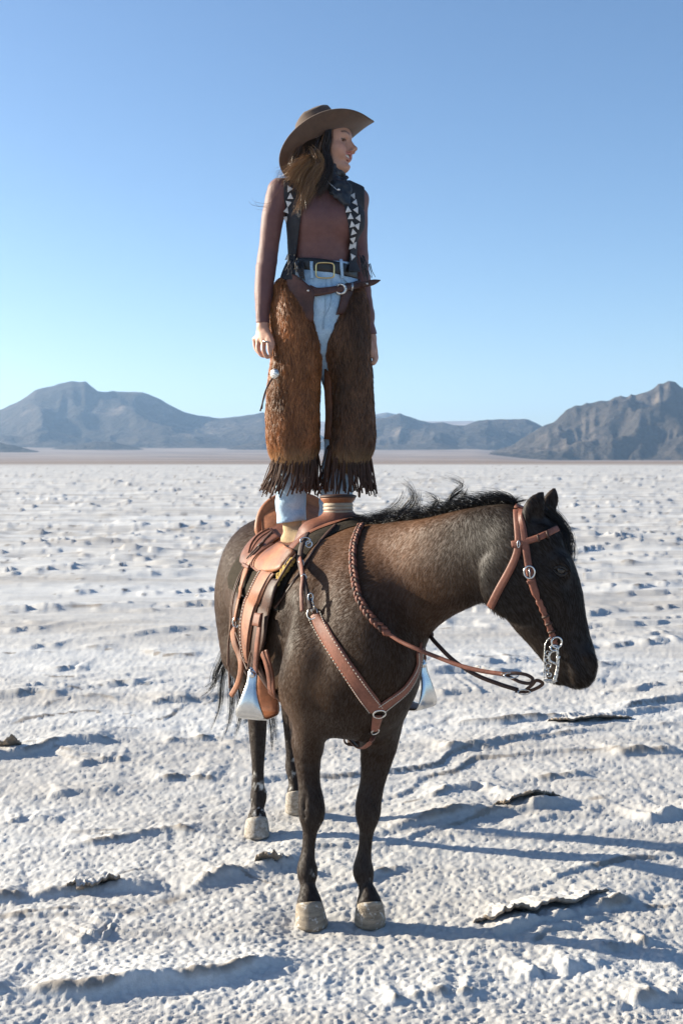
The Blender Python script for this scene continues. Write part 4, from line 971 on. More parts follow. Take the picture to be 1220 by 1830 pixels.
sstrap('tug_strap', [(553, 958), (543, 978), (539, 1000), (543, 1022), (549, 1050), (554, 1075), (559, 1090)], .020, LEAD, collar, PT, .014, .005, .03)
sstrap('tug_strap', [(541, 1000), (545, 1030), (543, 1060), (544, 1094)], .014, LEAB, collar, PT, .016, .004, .035)
for q in ((538, 1008), (543, 1034), (555, 1068)):
    p, n_ = look(PT, *q); n_ = unit(np.array(EYEV) - p); p = p + n_ * .05; mk('buckle', *ring(p, .012, .0028, n_, .75, 1.3), STEEL, collar)
p, n_ = look(PT, 557, 1076); mk('clip', *join([sweep_round([p + np.array([-.004, -.03, .02]), p + np.array([.006, -.03, 0]), p + np.array([-.002, -.03, -.02]), p + np.array([.004, -.03, -.035])], .0045, 6), ring(p + np.array([0, -.03, -.015]), .010, .003, (0, -1, 0))]), STEEL, collar)
p, n_ = look(PT, 549, 965); mk('buckle', *join([ring(p + np.array([-.006, -.05, 0]), .016, .003, (0, -1, .2), 1.2, .8), ring(p + np.array([.008, -.055, -.012]), .012, .003, (0, -1, .2))]), STEEL, collar)

# ------------------------------------------------------------------ bridle
bridle = empty('bridle', HP(950, 960), 'reddish leather bridle with silver shanked bit on the horse head', 'bridle')
HM = HP(950, 1030)
def mirror(A): return A - 2 * ((A - HM) @ latd)[:, None] * latd
def bstrap(name, pts, wd, n=40, th=.005, st=True, both=True):
    A, N = drape(HT, pts, n, .003); o = mk(name, *sweep_strap(A, N, wd, th), LEAB, bridle)
    if both:
        M = mirror(A); nn = []
        for i, q in enumerate(M):
            hit, n_, _, _ = HT.find_nearest(Vector(q)); M[i] = np.array(hit + n_ * .003); nn.append(np.array(n_))
        nn = np.array(nn); M[1:-1] = (M[:-2] + M[1:-1] + M[2:]) / 3
        mk(name, *sweep_strap(M, nn, wd, th), LEAB, bridle)
    return A, N
A, N = bstrap('throat_latch', [(922, 913), (924, 938), (926, 965), (923, 990), (911, 1018), (892, 1052), (880, 1076), (872, 1093)], np.linspace(.022, .027, 40))
bstrap('crown_strap', [(930, 913), (932, 935), (935, 955), (939, 980), (942, 1000), (946, 1024)], .024)
bstrap('cheek_strap', [(946, 1022), (950, 1040), (955, 1056), (961, 1071)], np.concatenate([np.full(30, .025), np.linspace(.025, .012, 10)]), th=.008)
bstrap('laced_cheek', [(961, 1071), (972, 1096), (981, 1120), (988, 1140), (991, 1152)], np.tile([.017, .021, .023, .021, .017], 8)[:40], th=.006)
A, N = bstrap('browband', [(917, 974), (930, 970), (945, 966), (958, 962), (970, 957), (984, 950), (994, 945)], .021)
for (x, y) in ((974, 1101), (980, 1114), (985, 1128), (989, 1141), (961, 962), (976, 956)):
    p, n_ = look(HT, x, y); n_ = unit(n_ + np.array([0, -.8, 0])); dd = unit(np.array([.35, 0, -.9])) if x > 971 and y > 1000 else unit(np.array([.95, 0, .2]))
    mk('lacing', *box(p + n_ * .009, np.cross(dd, n_) * .012, dd * .0035, n_ * .004), LEAD, bridle)
mk('keeper', *sweep_strap(*drape(HT, [(915, 973), (922, 972), (929, 971)], 10, .007), .022, .004), LEAB, bridle)
mk('keeper', *sweep_strap(*drape(HT, [(942, 1040), (948, 1038), (955, 1036)], 10, .010), .010, .004), LEAB, bridle)
# over the poll
for q0, q1, wd in (((922, 913), 0, .022), ((930, 913), 0, .024)):
    p, n_ = look(HT, *q0); m_ = mirror(p[None])[0]; top = (p + m_) / 2; hit, nn, _, _ = HT.ray_cast(Vector(top + np.array([0, 0, .3])), Vector((0, 0, -1)))
    pts = []; ns = []
    for t in np.linspace(0, 1, 24):
        q = p * (1 - t) + m_ * t + np.array([0, 0, .25]); c0 = top - np.array([0, 0, .09]); d = unit(q - c0 - np.array([0, 0, .25 - 4 * .075 * t * (1 - t) * 1.6 - .07]))
        hit, n_, _, _ = HT.ray_cast(Vector(c0 + d * .6), Vector(-d))
        if hit is None: continue
        pts.append(np.array(hit + n_ * .003)); ns.append(np.array(n_))
    pts = np.array(pts); pts[1:-1] = (pts[:-2] + pts[1:-1] + pts[2:]) / 3; mk('crown_strap', *sweep_strap(pts, np.array(ns), wd, .005), LEAB, bridle)
p, n_ = look(HT, 946, 1022); mk('buckle', *join([ring(p + n_ * .012, .017, .0034, n_ + np.array([0, -.4, 0]), 1.0, 1.15), sweep_round([p + n_ * .016 + np.array([0, 0, .014]), p + n_ * .016 + np.array([.002, 0, -.018])], .0024, 6)]), STEEL, bridle)
p, n_ = look(HT, 927, 973); mk('slot', *ring(p + n_ * .010, .011, .0022, n_ + np.array([0, -.4, 0]), .35, 1.0), STEEL, bridle)
SILV = NB('engraved silver'); nn_ = SILV.noise(160, 3, .7); SILV.set(Base_Color=SILV.ramp(nn_, [(.38, (.10, .09, .08)), (.52, (.72, .70, .66))]), Metallic=1.0, Roughness=.3, Normal=SILV.bump(nn_, .6, .002)); SILV = SILV.m
def bit_side(m):
    tf = (lambda A: mirror(np.asarray(A))) if m else (lambda A: np.asarray(A))
    sur = lambda x, y: (lambda pn: pn[0] + np.array([0, -.010, 0]) if pn[0] is not None else P(x, y, 3.70))(look(HT, x, y))
    z_ = 3.665
    S = lambda x, y: P(x, y, z_)
    parts = [sweep_strap(tf(catmull([S(994, 1156), S(996, 1170), S(996, 1186), S(994, 1202), S(990, 1216)], 24)), np.tile(np.array([0, -1, 0]) if not m else latd * -1 + np.array([0, 1, 0]), (24, 1)), np.linspace(.008, .012, 24), .004)]
    parts.append(sweep_strap(tf(catmull([S(994, 1162), S(984, 1165), S(980, 1173), S(983, 1182), S(993, 1186)], 20)), np.tile([0, -1, 0], (20, 1)), .008, .004))
    o = mk('bit_shank', *join(parts), SILV, bridle)
    mk('bit_ring', *join([ring(tf([S(994, 1148)])[0], .017, .0035, (.1, -1, 0)), ring(tf([S(990, 1158)])[0], .011, .0032, (.1, -1, .2), 1.2, .8)]), STEEL, bridle)
    sc_ = []
    for x, y, r in ((978, 1168, .008), (977, 1180, .007), (979, 1190, .008), (976, 1199, .006), (981, 1206, .006)): sc_.append(ring(tf([S(x, y)])[0], r, .0022, (0, -1, .1), 1, 1, 16, 5))
    sc_.append(sweep_round(tf(catmull([S(983, 1138), S(974, 1150), S(972, 1170), S(971, 1195), S(972, 1212)], 20)), .0020, 6))
    mk('curb_chain', *join(sc_), SILV, bridle)
    ln = []
    for i in range(7):
        q = tf([P(975 + i * 2.6, 1216 + (i % 2), z_ + .01)])[0]; ln.append(ring(q, .006, .002, (0, -1, 0) if i % 2 else (0, -.3, 1), 1.2, .8, 12, 5))
    mk('rein_chain', *join(ln), STEEL, bridle)
bit_side(False)
mk('bit_bar', *sweep_round([P(996, 1176, 3.68), mirror(P(996, 1176, 3.68)[None])[0]], .006, 8), STEEL, bridle)

# ------------------------------------------------------------------ reins
reins = empty('reins', P(690, 1132, 3.95), 'brown reins, braided along the neck and looped to the bit', 'reins')
A, N = drape(HT, [(646, 942), (640, 955), (634, 975), (632, 1003), (635, 1035), (643, 1070), (662, 1102), (690, 1131)], 150, .010)
t, n_, b_ = frames(A, N); u = np.arange(150) * .42; br = []
for k_ in range(3):
    ph = u + k_ * 2 * math.pi / 3; C_ = A + b_ * (np.sin(ph) * .0085)[:, None] + n_ * (np.sin(2 * ph) * .0045)[:, None]; br.append(sweep_round(C_, .0068, 7))
for k_, q in enumerate(br): mk('braid_strand', *q, (LEAB, LEAB, LEAD)[k_], reins)
q0 = A[-1]
rp = [q0] + [P(*q) for q in [(715, 1146, 3.90), (745, 1160, 3.86), (780, 1174, 3.84), (820, 1189, 3.80), (860, 1199, 3.76), (900, 1205, 3.72)]]
mk('rein', *sweep_round(catmull(rp, 70), .0075, 8), LEAB, reins)
mk('knot', *sphere(q0, (.013, .013, .013), 7), LEAB, reins)
mk('rein_loop', *sweep_strap(catmull([P(*q) for q in [(895, 1205, 3.72), (920, 1203, 3.70), (940, 1206, 3.69), (951, 1213, 3.685), (947, 1221, 3.685), (930, 1219, 3.69), (912, 1211, 3.71), (898, 1206, 3.72)]], 40), np.tile([0, -1, .25], (40, 1)), .011, .006), LEAD, reins)
mk('rein_ring', *ring(P(913, 1207, 3.70), .014, .0028, (0, -1, .3), 1.6, .6), STEEL, reins)
fr_ = [P(*q) for q in [(640, 938, 4.50), (668, 965, 4.55), (705, 1020, 4.46), (740, 1088, 4.30), (766, 1133, 4.10), (785, 1156, 4.02), (812, 1182, 3.96), (850, 1206, 3.90), (890, 1222, 3.86), (925, 1233, 3.83)]]
mk('rein', *sweep_round(catmull(fr_, 80), .0075, 8), LEAD, reins)
mk('knot', *sphere(P(767, 1134, 4.09), (.016, .014, .014), 7), LEAD, reins)
mk('rein_loop', *sweep_strap(catmull([P(*q) for q in [(920, 1235, 3.83), (940, 1236, 3.82), (960, 1229, 3.81), (969, 1221, 3.80), (958, 1216, 3.80), (950, 1224, 3.81), (938, 1234, 3.82)]], 40), np.tile([0, -1, .25], (40, 1)), .011, .006), LEAD, reins)
mk('rein_ring', *ring(P(936, 1237, 3.81), .013, .0028, (0, -1, .3), 1.6, .6), STEEL, reins)
# ------------------------------------------------------------------ woman standing on the saddle
Y0 = 4.80
def W(px, py, dy=0.0): return P(px, py, Y0 + dy)
YAW = math.radians(20); TL = np.array([math.cos(YAW), math.sin(YAW), 0.]); TF = np.array([math.sin(YAW), -math.cos(YAW), 0.])   # her left, her front
R_ = lambda px: px / F * Y0     # pixels to metres at her distance
woman = empty('person', W(560, 950), 'smiling woman in brown hat, vest and furry chaps standing on the saddle', 'person')
fb = Field((-.46, 4.45, 1.38), (.26, 5.12, 3.20), .0036)
# torso, one swept form from hips to neck
fb.tube([W(573, 585), W(574, 540), W(575, 505), W(576, 472), W(576, 430), W(576, 392), W(573, 360, .01), W(572, 338, .015)],
        [.130, .158, .146, .122, .130, .142, .150, .115], [.095, .112, .100, .088, .098, .108, .092, .060], up=TF, k=.03, seg=5)
for s, px in ((-1, 550), (1, 604)):
    fb.ell(W(px, 398, 0) + TF * .075 + TL * s * .01, (.066, .062, .064), k=.05)
for s, c in ((-1, W(507, 340, -.05)), (1, W(635, 356, .075))): fb.ell(c, (.05, .05, .046), k=.05)
torso = fb.d.copy()
# arms
ARM_R = [(500, 342, -.05, .047), (491, 372, -.055, .044), (484, 415, -.05, .040), (479, 450, -.04, .0375), (474, 490, -.05, .0375), (471, 525, -.065, .033), (469.5, 560, -.08, .0265), (470, 582, -.085, .0255)]
ARM_L = [(637, 357, .08, .044), (638, 390, .085, .042), (639, 435, .085, .038), (642, 475, .08, .0365), (647, 515, .07, .034), (653, 555, .06, .029), (659, 590, .05, .025), (662, 604, .045, .025)]
for A_ in (ARM_R, ARM_L): fb.tube([W(a, b_, d_) for a, b_, d_, r in A_], [r for *_, r in A_], k=.02)
# legs
LEG_R = [(545, 570, 0, .098), (534, 640, -.02, .082), (528, 720, -.02, .062), (525, 780, -.01, .058), (520, 860, .01, .045), (521, 936, .02, .033), (521, 962, .02, .040)]
LEG_L = [(600, 572, .03, .095), (610, 640, .03, .080), (614, 720, .03, .062), (612, 780, .03, .058), (603, 860, .03, .045), (598, 930, .03, .042), (598, 952, .03, .045)]
for A_ in (LEG_R, LEG_L): fb.tube([W(a, b_, d_) for a, b_, d_, r in A_], [r * (.74 if i >= 5 else 1) for i, (*_, r) in enumerate(A_)], k=.03)
# neck and head
HS = 1.13
hy = math.radians(70); HFW = np.array([math.sin(hy), -math.cos(hy), 0.]); tilt = math.radians(6)
HFW3 = HFW * math.cos(tilt) + np.array([0, 0, math.sin(tilt)]); HUP = np.array([0, 0, 1.]) * math.cos(tilt) - HFW * math.sin(tilt); HLT = np.cross(HUP, HFW3)   # her left
HC0 = W(583, 266, .0)
def H_(x, y, z): return HC0 + HS * (HFW3 * x + HLT * y + HUP * z)
HA = [HFW3, HLT, HUP]
def hell(x, y, z, r, k=.02, sub=False): fb.ell(H_(x, y, z), np.array(r) * HS, HA, k * HS, sub)
def htube(pts, r, k=.015, sub=False, seg=4): fb.tube([H_(*p) for p in pts], np.array(r) * HS, k=k * HS, sub=sub, seg=seg)
fb.tube([W(578, 345, .01), W(581, 325, .005), W(586, 305, 0), W(587, 285, 0)], [.062, .055, .054, .056], k=.03)
hell(-.014, 0, .034, (.096, .074, .086), .02)
hell(.020, 0, -.018, (.060, .056, .072), .03)
for s in (-1, 1):
    htube([(-.022, .052 * s, -.036), (.02, .043 * s, -.064), (.054, .016 * s, -.079)], [.018, .017, .014], .03)
    hell(.053, .040 * s, -.018, (.028, .023, .024), .03)
    htube([(.083, .010 * s, .026), (.077, .028 * s, .030), (.060, .047 * s, .024)], [.010, .011, .011], .02)
    hell(.099, .0125 * s, -.031, (.008, .0055, .006), .010)
    htube([(.068, .030 * s, -.032), (.071, .031 * s, -.042)], [.013, .011], .02)
hell(.067, 0, -.079, (.016, .017, .0145), .02)
hell(.040, 0, .050, (.052, .060, .046), .03)
htube([(.086, 0, .018), (.094, 0, .004), (.105, 0, -.014), (.111, 0, -.022)], [.007, .006, .006, .0065], .012)
for s in (-1, 1):
    hell(.086, .030 * s, .007, (.015, .019, .011), .012, True)
    htube([(.077, .017 * s, .012), (.082, .030 * s, .0155), (.072, .045 * s, .010)], [.0035, .0045, .0035], .006)
    htube([(.077, .018 * s, .004), (.079, .030 * s, -.0015), (.071, .043 * s, .003)], [.003, .0035, .003], .006)
    htube([(.105, .007 * s, -.036), (.101, .008 * s, -.034)], [.003, .003], .003, True)
htube([(.072, 0, .024), (.082, 0, .004), (.086, 0, -.022)], [.011, .0095, .010], .012)
htube([(.086, 0, .018), (.094, 0, .004), (.105, 0, -.014), (.111, 0, -.022)], [.0065, .006, .0055, .0066], .010)
# laughing mouth
htube([(.062, -.036, -.0345), (.082, -.020, -.0405), (.090, 0, -.0405), (.082, .020, -.0405), (.062, .036, -.0345)], [.003, .0045, .005, .0045, .003], .006)
hell(.080, 0, -.0485, (.021, .029, .0078), .005, True)
htube([(.062, -.035, -.037), (.079, -.020, -.0535), (.084, 0, -.0590), (.079, .020, -.0535), (.062, .035, -.037)], [.003, .0045, .0055, .0045, .003], .006)
hell(.082, 0, -.068, (.010, .02, .0045), .010, True)
# hands
def finger(pts, r): fb.tube(pts, r, k=.0035, seg=3)
def hand(wr, kn, palm_n, thumb, curl, fw, sc_=1.0):
    pass
# right hand (image left): back of the hand outwards, fingers loosely curled
w0 = W(470, 582, -.085)
fb.tube([w0, W(469.5, 592, -.09), W(469, 602, -.093)], [.026, .033, .037], [.018, .019, .017], up=TF * .5 - TL, k=.012)
kn = [W(455.5, 606, -.060), W(462, 609, -.085), W(471, 610, -.105), W(479, 607, -.118)]
for a in kn: fb.tube([w0, W(469.5, 594, -.088) * .5 + a * .5, a], [.017, .012, .0115], k=.010, seg=2)
fg = [[kn[0], W(456, 619, -.064), W(461, 629, -.075), W(467, 632, -.088)],
      [kn[1], W(461, 624, -.093), W(467, 634.5, -.100), W(474, 636.5, -.104)],
      [kn[2], W(471, 626, -.119), W(476, 637, -.120), W(481, 638, -.112)],
      [kn[3], W(481, 621, -.133), W(483, 631, -.134), W(484, 636, -.122)]]
for i, f_ in enumerate(fg): finger(f_, np.array([.0112, .0098, .0088, .0072]) * (.88 if i == 0 else 1))
fb.tube([W(476, 592, -.105), W(483, 603, -.122), W(487, 613, -.132), W(487, 621, -.135)], [.014, .0125, .0105, .0085], k=.008)
# left hand (image right), partly behind the fur
w1 = W(662, 604, .045)
fb.tube([w1, W(664, 614, .040), W(665.5, 624, .036)], [.026, .031, .034], [.018, .018, .017], up=TL, k=.012)
kn = [W(668, 627, .075), W(670, 629, .05), W(669.5, 629, .024), W(666, 627, .002)]
for a in kn: fb.tube([w1, W(664, 615, .04) * .5 + a * .5, a], [.017, .012, .0115], k=.010, seg=2)
for i, a in enumerate(kn):
    d_ = (.075, .05, .024, .002)[i]; finger([a, W(671 + (i == 1) - (i == 3) * 2, 640, d_ - .006), W(668, 649 - (i in (0, 3)) * 2, d_ - .012), W(663, 650 - (i in (0, 3)) * 2, d_ - .012)], np.array([.011, .0096, .0086, .007]) * (.88 if i == 0 else 1))
fb.tube([W(660, 612, .012), W(662, 624, -.004), W(663, 636, -.006)], [.013, .012, .009], k=.008)
d_body = fb.d
BV, BQ = fb.mesh(1)
# skin tones: lips, brows, cheeks
lc = (BV - HC0) / HS; lx = lc @ HFW3; ly = lc @ HLT; lz = lc @ HUP
skin = np.tile(np.array([.45, .235, .155]), (len(BV), 1))
fz = np.clip((BV[:, 2] - 2.86) * 30, 0, 1)
def blob(x, y, z, rx, ry, rz): return np.exp(-(((lx - x) / rx) ** 2 + ((np.abs(ly) - y) / ry) ** 2 + ((lz - z) / rz) ** 2))
lipu = np.clip(1.6 * np.exp(-((lz + .0405 - .12 * np.abs(ly)) / .0050) ** 2) * (np.abs(ly) < .034) * (lx > .062), 0, 1)
lipl = np.clip(1.6 * np.exp(-((lz + .0590 - .45 * np.abs(ly)) / .0050) ** 2) * (np.abs(ly) < .033) * (lx > .062), 0, 1)
lip = np.maximum(lipu, lipl) * fz; skin = skin * (1 - lip[:, None] * .85) + np.array([.36, .10, .085]) * lip[:, None] * .85
mo = np.clip(blob(.074, 0, -.0485, .012, .026, .0058) * 1.8, 0, 1) * (lx < .081) * fz; skin = skin * (1 - mo[:, None]) + np.array([.10, .02, .02]) * mo[:, None]
br = np.clip(1.8 * np.exp(-((lz - (.0315 + .006 * np.sin(np.clip((np.abs(ly) - .012) / .04, 0, 1) * 2.6))) / .0036) ** 2) - .2, 0, 1) * (np.abs(ly) > .010) * (np.abs(ly) < .050) * (lx > .05) * fz
skin = skin * (1 - br[:, None] * .8) + np.array([.05, .03, .02]) * br[:, None] * .8
ch = blob(.065, .040, -.022, .03, .022, .022) * .35; skin = skin * (1 - ch[:, None]) + np.array([.55, .20, .15]) * ch[:, None]
ln_ = np.clip(1.5 * np.exp(-((lz - .0125 + .12 * np.abs(np.abs(ly) - .03)) / .0022) ** 2), 0, 1) * (np.abs(ly) > .014) * (np.abs(ly) < .048) * (lx > .055) * fz
skin = skin * (1 - ln_[:, None] * .85) + np.array([.02, .014, .012]) * ln_[:, None] * .85
b = NB('skin'); at = b.attr(); b.set(Base_Color=b.mix(.25, at, b.ramp(b.noise(220, 4), [(.3, (.35, .33, .33)), (.7, (.65, .65, .65))]), 'OVERLAY'), Roughness=.47, Normal=b.bump(b.noise(500, 2), .12, .001))
b.bs.inputs['Subsurface Weight'].default_value = .12; b.bs.inputs['Subsurface Radius'].default_value = (.012, .005, .003); b.bs.inputs['Subsurface Scale'].default_value = .6
mk('body', BV, BQ, b.m, woman, col=skin)
EYEW = simple('eye white', (.72, .68, .64), .2, .05, 30, 0)
for s in (-1, 1):
    v, f = sphere(H_(.0615, .030 * s, .0065), (.0125 * HS,) * 3, 9); e = mk('eye', v, f, EYEW, woman)
    g = unit(HFW3 * .96 + HLT * s * .04 + HUP * .02); v, f = sphere(H_(.0615, .030 * s, .0065) + g * .0098 * HS, np.array([.0065, .0065, .0038]) * HS, 8, [unit(np.cross(g, (0, 0, 1))), np.cross(unit(np.cross(g, (0, 0, 1))), g), g]); mk('iris', v, f, EYEM, e)
TEE = simple('teeth', (.80, .77, .70), .25, .04, 30, 0)
th = [box(H_(.0795 - 17 * y * y, y, -.0442), HFW3 * .003 * HS, HLT * .0026 * HS, HUP * .0042 * HS) for y in np.linspace(-.021, .021, 9)]
mk('teeth', *join(th), TEE, woman)
# ---- fitted brown top: an even shell over the body
def shell_field(off, keep):
    return np.maximum(d_body - off, keep)
gx = fb.ax[0][:, None, None]; gy = fb.ax[1][None, :, None]; gzz = fb.ax[2][None, None, :]
py_ = HOR + (EYE - gzz) / gy * F; px_ = 610 + gx / gy * F     # only to express the hem heights in photograph units
def wrinkle(scale, amp, stretch=(1, 1, 1), s=0):
    st = 3; g = np.stack(np.meshgrid(fb.ax[0][::st], fb.ax[1][::st], fb.ax[2][::st], indexing='ij'), -1) * np.array(stretch) * scale
    nz = vnoise(g, s).astype(np.float32) - .5; nz = nz.repeat(st, 0).repeat(st, 1).repeat(st, 2)[:fb.n[0], :fb.n[1], :fb.n[2]]
    return nz * amp
inarm = d_body < torso - .012
cut = np.where(px_ < 507, (py_ - 577), np.where(px_ > 636, (py_ - 597), (py_ - 478))) * (Y0 / F)
cut = np.maximum(cut, (318 - py_) * (Y0 / F))
wr = wrinkle(26, .006, (.6, .6, 1.6), 61) * np.clip((py_ - 470) / 100, 0, 1) + wrinkle(20, .005, (.55, .55, 2.0), 63) * np.clip((py_ - 425) / 40, 0, 1) * np.clip((480 - py_) / 8, 0, 1) + wrinkle(13, .0075, (1, 1, 1.6), 62) * np.clip((torso - d_body) / .03, 0, 1)
dt = np.maximum(d_body - .0042 + wr, cut).astype(np.float32)
b = NB('brown knit'); n_ = b.noise(40, 5); b.set(Base_Color=b.ramp(n_, [(.3, (.115, .046, .040)), (.7, (.15, .062, .053))]), Roughness=.62, Normal=b.bump(b.noise(700, 2), .2, .001)); b.bs.inputs['Sheen Weight'].default_value = .15
TOPM = b.m
v, q = fb.mesh(1, dt); mk('bodysuit', v, q, TOPM, woman); TT = bvh(v, q)
# ---- vest: open black waistcoat standing a little off the torso
u_ = (gx - W(576, 400)[0]) * TL[0] + (gy - Y0) * TL[1]; v_ = (gx - W(576, 400)[0]) * TF[0] + (gy - Y0) * TF[1]
ty = [318, 335, 360, 400, 440, 485, 520]
uL = np.interp(py_, ty, [545, 545, 541, 536, 531, 524, 520]); uR = np.interp(py_, ty, [606, 610, 613, 622, 626, 622, 620])
cutx = np.where(v_ > -.02, np.minimum(px_ - uL, uR - px_), -60.) * (Y0 / F)
cutz = np.maximum((322 - py_), np.where(px_ < 560, py_ - 500, py_ - 486)) * (Y0 / F)
armp = np.maximum(.030 - (d_body - d_body), 0) * 0
flare = .010 + .016 * np.clip((py_ - 400) / 90, 0, 1)
sh = np.abs(torso - flare) - .0042
oth = np.where((px_ < 507) & (py_ < 440), (507 - px_) * (Y0 / F), -1.); oth = np.maximum(oth, np.where((px_ > 651), (px_ - 651) * (Y0 / F), -1.))
dv = np.maximum(np.maximum(sh, cutx), np.maximum(cutz, oth)).astype(np.float32)
b = NB('black wool'); n_ = b.noise(60, 5); b.set(Base_Color=b.ramp(n_, [(.3, (.012, .013, .017)), (.7, (.024, .026, .033))]), Roughness=.85, Normal=b.bump(b.noise(400, 3), .5, .002)); VESTM = b.m
v, q = fb.mesh(1, dv); vest = mk('vest', v, q, VESTM, woman); VT = bvh(v, q)
WHT = simple('white embroidery', (.62, .60, .58), .8, .3, 120, .8, .002)
def tri(c, r, a, sx=1.0):
    p, n_ = look(VT, *c)
    if p is None: return
    n_ = unit(n_ * .5 + np.array([0, -.8, 0])); u = unit(np.cross((0, 0, 1), n_)); w_ = np.cross(n_, u); pts = []
    for k_ in range(3):
        t = a + k_ * 2 * math.pi / 3; pts.append((math.cos(t) * r * sx, math.sin(t) * r))
    V = [p + u * x + w_ * y + n_ * .003 for x, y in pts] + [p + u * x + w_ * y + n_ * .007 for x, y in pts] + [p + n_ * .009]
    mk('embroidered_triangle', V, [(0, 1, 4, 3), (1, 2, 5, 4), (2, 0, 3, 5), (3, 4, 6), (4, 5, 6), (5, 3, 6)], WHT, vest, smooth=False)
for c, a in (((517, 338), 0), ((519, 352), 1.57), ((516, 364), 0.3), ((513, 377), 1.2), ((512, 391), .5), ((511, 404), 1.4), ((507, 420), .4), ((510, 434), 1.2), ((513, 448), .7), ((515, 461), 1.6),
             ((614, 353), -.6), ((630, 351), 1.0), ((618, 363), -.5), ((634, 363), 1.2), ((622, 376), -.4), ((636, 376), 1.0), ((626, 388), -.5), ((640, 390), 1.1), ((629, 402), -.3), ((638, 404), .9), ((631, 415), -.2), ((630, 428), .8), ((627, 441), -.2), ((624, 453), .5), ((629, 459), .2), ((632, 438), 1.0)):
    tri(c, .0165, a, .85)
# ---- jeans
fj = Field((-.40, 4.55, 1.42), (.14, 5.10, 2.62), .0048)
fj.tube([W(573, 585), W(574, 540), W(575, 505), W(576, 466)], [.138, .165, .153, .130], [.103, .120, .108, .097], up=TF, k=.03, seg=5)
for A_, ex in ((LEG_R, .014), (LEG_L, .014)): fj.tube([W(a, b_, d_) for a, b_, d_, r in A_[:-1]], [r + ex + .004 * max(0, i - 2) for i, (*_, r) in enumerate(A_[:-1])], k=.035)
fj.tube([W(574, 545) + TF * .10, W(576, 590) + TF * .07], [.02, .02], k=.06)
g3 = np.stack(np.meshgrid(fj.ax[0][::2], fj.ax[1][::2], fj.ax[2][::2], indexing='ij'), -1)
wz = (vnoise(g3 * np.array([22, 22, 34]), 71) - .5).repeat(2, 0).repeat(2, 1).repeat(2, 2)[:fj.n[0], :fj.n[1], :fj.n[2]]
pyj = HOR + (EYE - fj.ax[2][None, None, :]) / fj.ax[1][None, :, None] * F; pxj = 610 + fj.ax[0][:, None, None] / fj.ax[1][None, :, None] * F
hem = np.where(pxj < 556, 933 + (pxj - 520) * -.12, 926)
dj = np.maximum(np.maximum(fj.d + wz * (.010 + .012 * np.clip((pyj - 880) / 40, 0, 1)), (pyj - hem) * Y0 / F), (466 + (pxj - 576) * .045 - pyj) * Y0 / F).astype(np.float32)
JV, JQ = fj.mesh(1, dj)
b = NB('light denim'); n1 = b.noise(11, 5, .65); n2 = b.noise(420, 2, .5, stretch=(1, 1, .25))
c_ = b.ramp(n1, [(.25, (.20, .33, .46)), (.5, (.36, .50, .62)), (.75, (.52, .64, .74))]); c_ = b.mix(.35, c_, b.ramp(n2, [(.3, (.25, .25, .25)), (.7, (.75, .75, .75))]), 'OVERLAY')
b.set(Base_Color=c_, Roughness=.85, Normal=b.bump(n2, .3, .001)); DENIM = b.m
jeans = mk('jeans', JV, JQ, DENIM, woman); JT = bvh(JV, JQ)
SEAM = simple('denim seam', (.30, .42, .52), .85, .2, 90, .3)
def dstrap(name, tree, pts, wd, mat, parent, off=.002, th=.003, n=30):
    A, N = drape(tree, pts, n, off); return mk(name, *sweep_strap(A, N, wd, th), mat, parent), A, N
def around(tree, py, a0, a1, n, off, slope=0.0, dyc=0.0):
    """path round her waist at a row of the photograph"""
    A = []; N = []
    for a in np.linspace(a0, a1, n):
        d = TF * math.cos(a) + TL * math.sin(a); c = W(575, py, dyc) + np.array([0, 0, slope * math.sin(a)])
        hit, n_, _, _ = tree.ray_cast(Vector(c + d * .5), Vector(-d))
        if hit is None: continue
        A.append(np.array(hit) + d * off); N.append(d)
    A = np.array(A); N = np.array(N)
    for _ in range(4): A[1:-1] = (A[:-2] + A[1:-1] * 2 + A[2:]) / 4
    return A, N
A, N = around(JT, 483.5, -3.1, 3.1, 90, .003, -.012)
belt = mk('belt', *sweep_strap(A, N, .052, .006), simple('black belt leather', (.013, .012, .012), .4, .3, 40, .2), woman)
def rect_frame(c, n_, hw, hh, tube):
    n_ = unit(n_); u = unit(np.cross((0, 0, 1), n_)); w_ = np.cross(n_, u); pts = []
    for k_ in range(40):
        a = 2 * math.pi * (k_ + .5) / 40; ca, sa = math.cos(a), math.sin(a); s_ = (abs(ca) ** 7 + abs(sa) ** 7) ** (-1 / 7); pts.append(c + u * hw * ca * s_ + w_ * hh * sa * s_ * (1 + .08 * (1 - (ca * s_) ** 2)))
    V = []; Fc = []
    for i in range(40):
        t = unit(pts[(i + 1) % 40] - pts[i - 1]); o = np.cross(t, n_)
        for j in range(6): V.append(pts[i] + o * tube * math.cos(j * math.pi / 3) + n_ * tube * math.sin(j * math.pi / 3))
    return np.array(V), [(i * 6 + j, ((i + 1) % 40) * 6 + j, ((i + 1) % 40) * 6 + (j + 1) % 6, i * 6 + (j + 1) % 6) for i in range(40) for j in range(6)]
GOLD = simple('gold buckle', (.75, .55, .25), .28, .15, 60, .1, .001, 1.0)
p, n_ = look(JT, 580, 484); bn = unit(np.array([.12, -1, 0])); mk('buckle', *rect_frame(p + bn * .014, bn, .037, .029, .0032), GOLD, belt)
for x in (557, 608, 533):
    A, N = drape(JT, [(x, 468), (x, 484), (x + 1, 499)], 12, .010); o = mk('belt_loop', *sweep_strap(A, N, .013, .004), DENIM, jeans)
dstrap('fly_seam', JT, [(582, 500), (582, 530), (580, 560), (577, 588)], .004, SEAM, jeans)
dstrap('fly_seam', JT, [(592, 500), (592, 525), (589, 548), (580, 566)], .0025, SEAM, jeans)
dstrap('pocket_seam', JT, [(532, 492), (540, 497), (546, 488)], .003, SEAM, jeans)
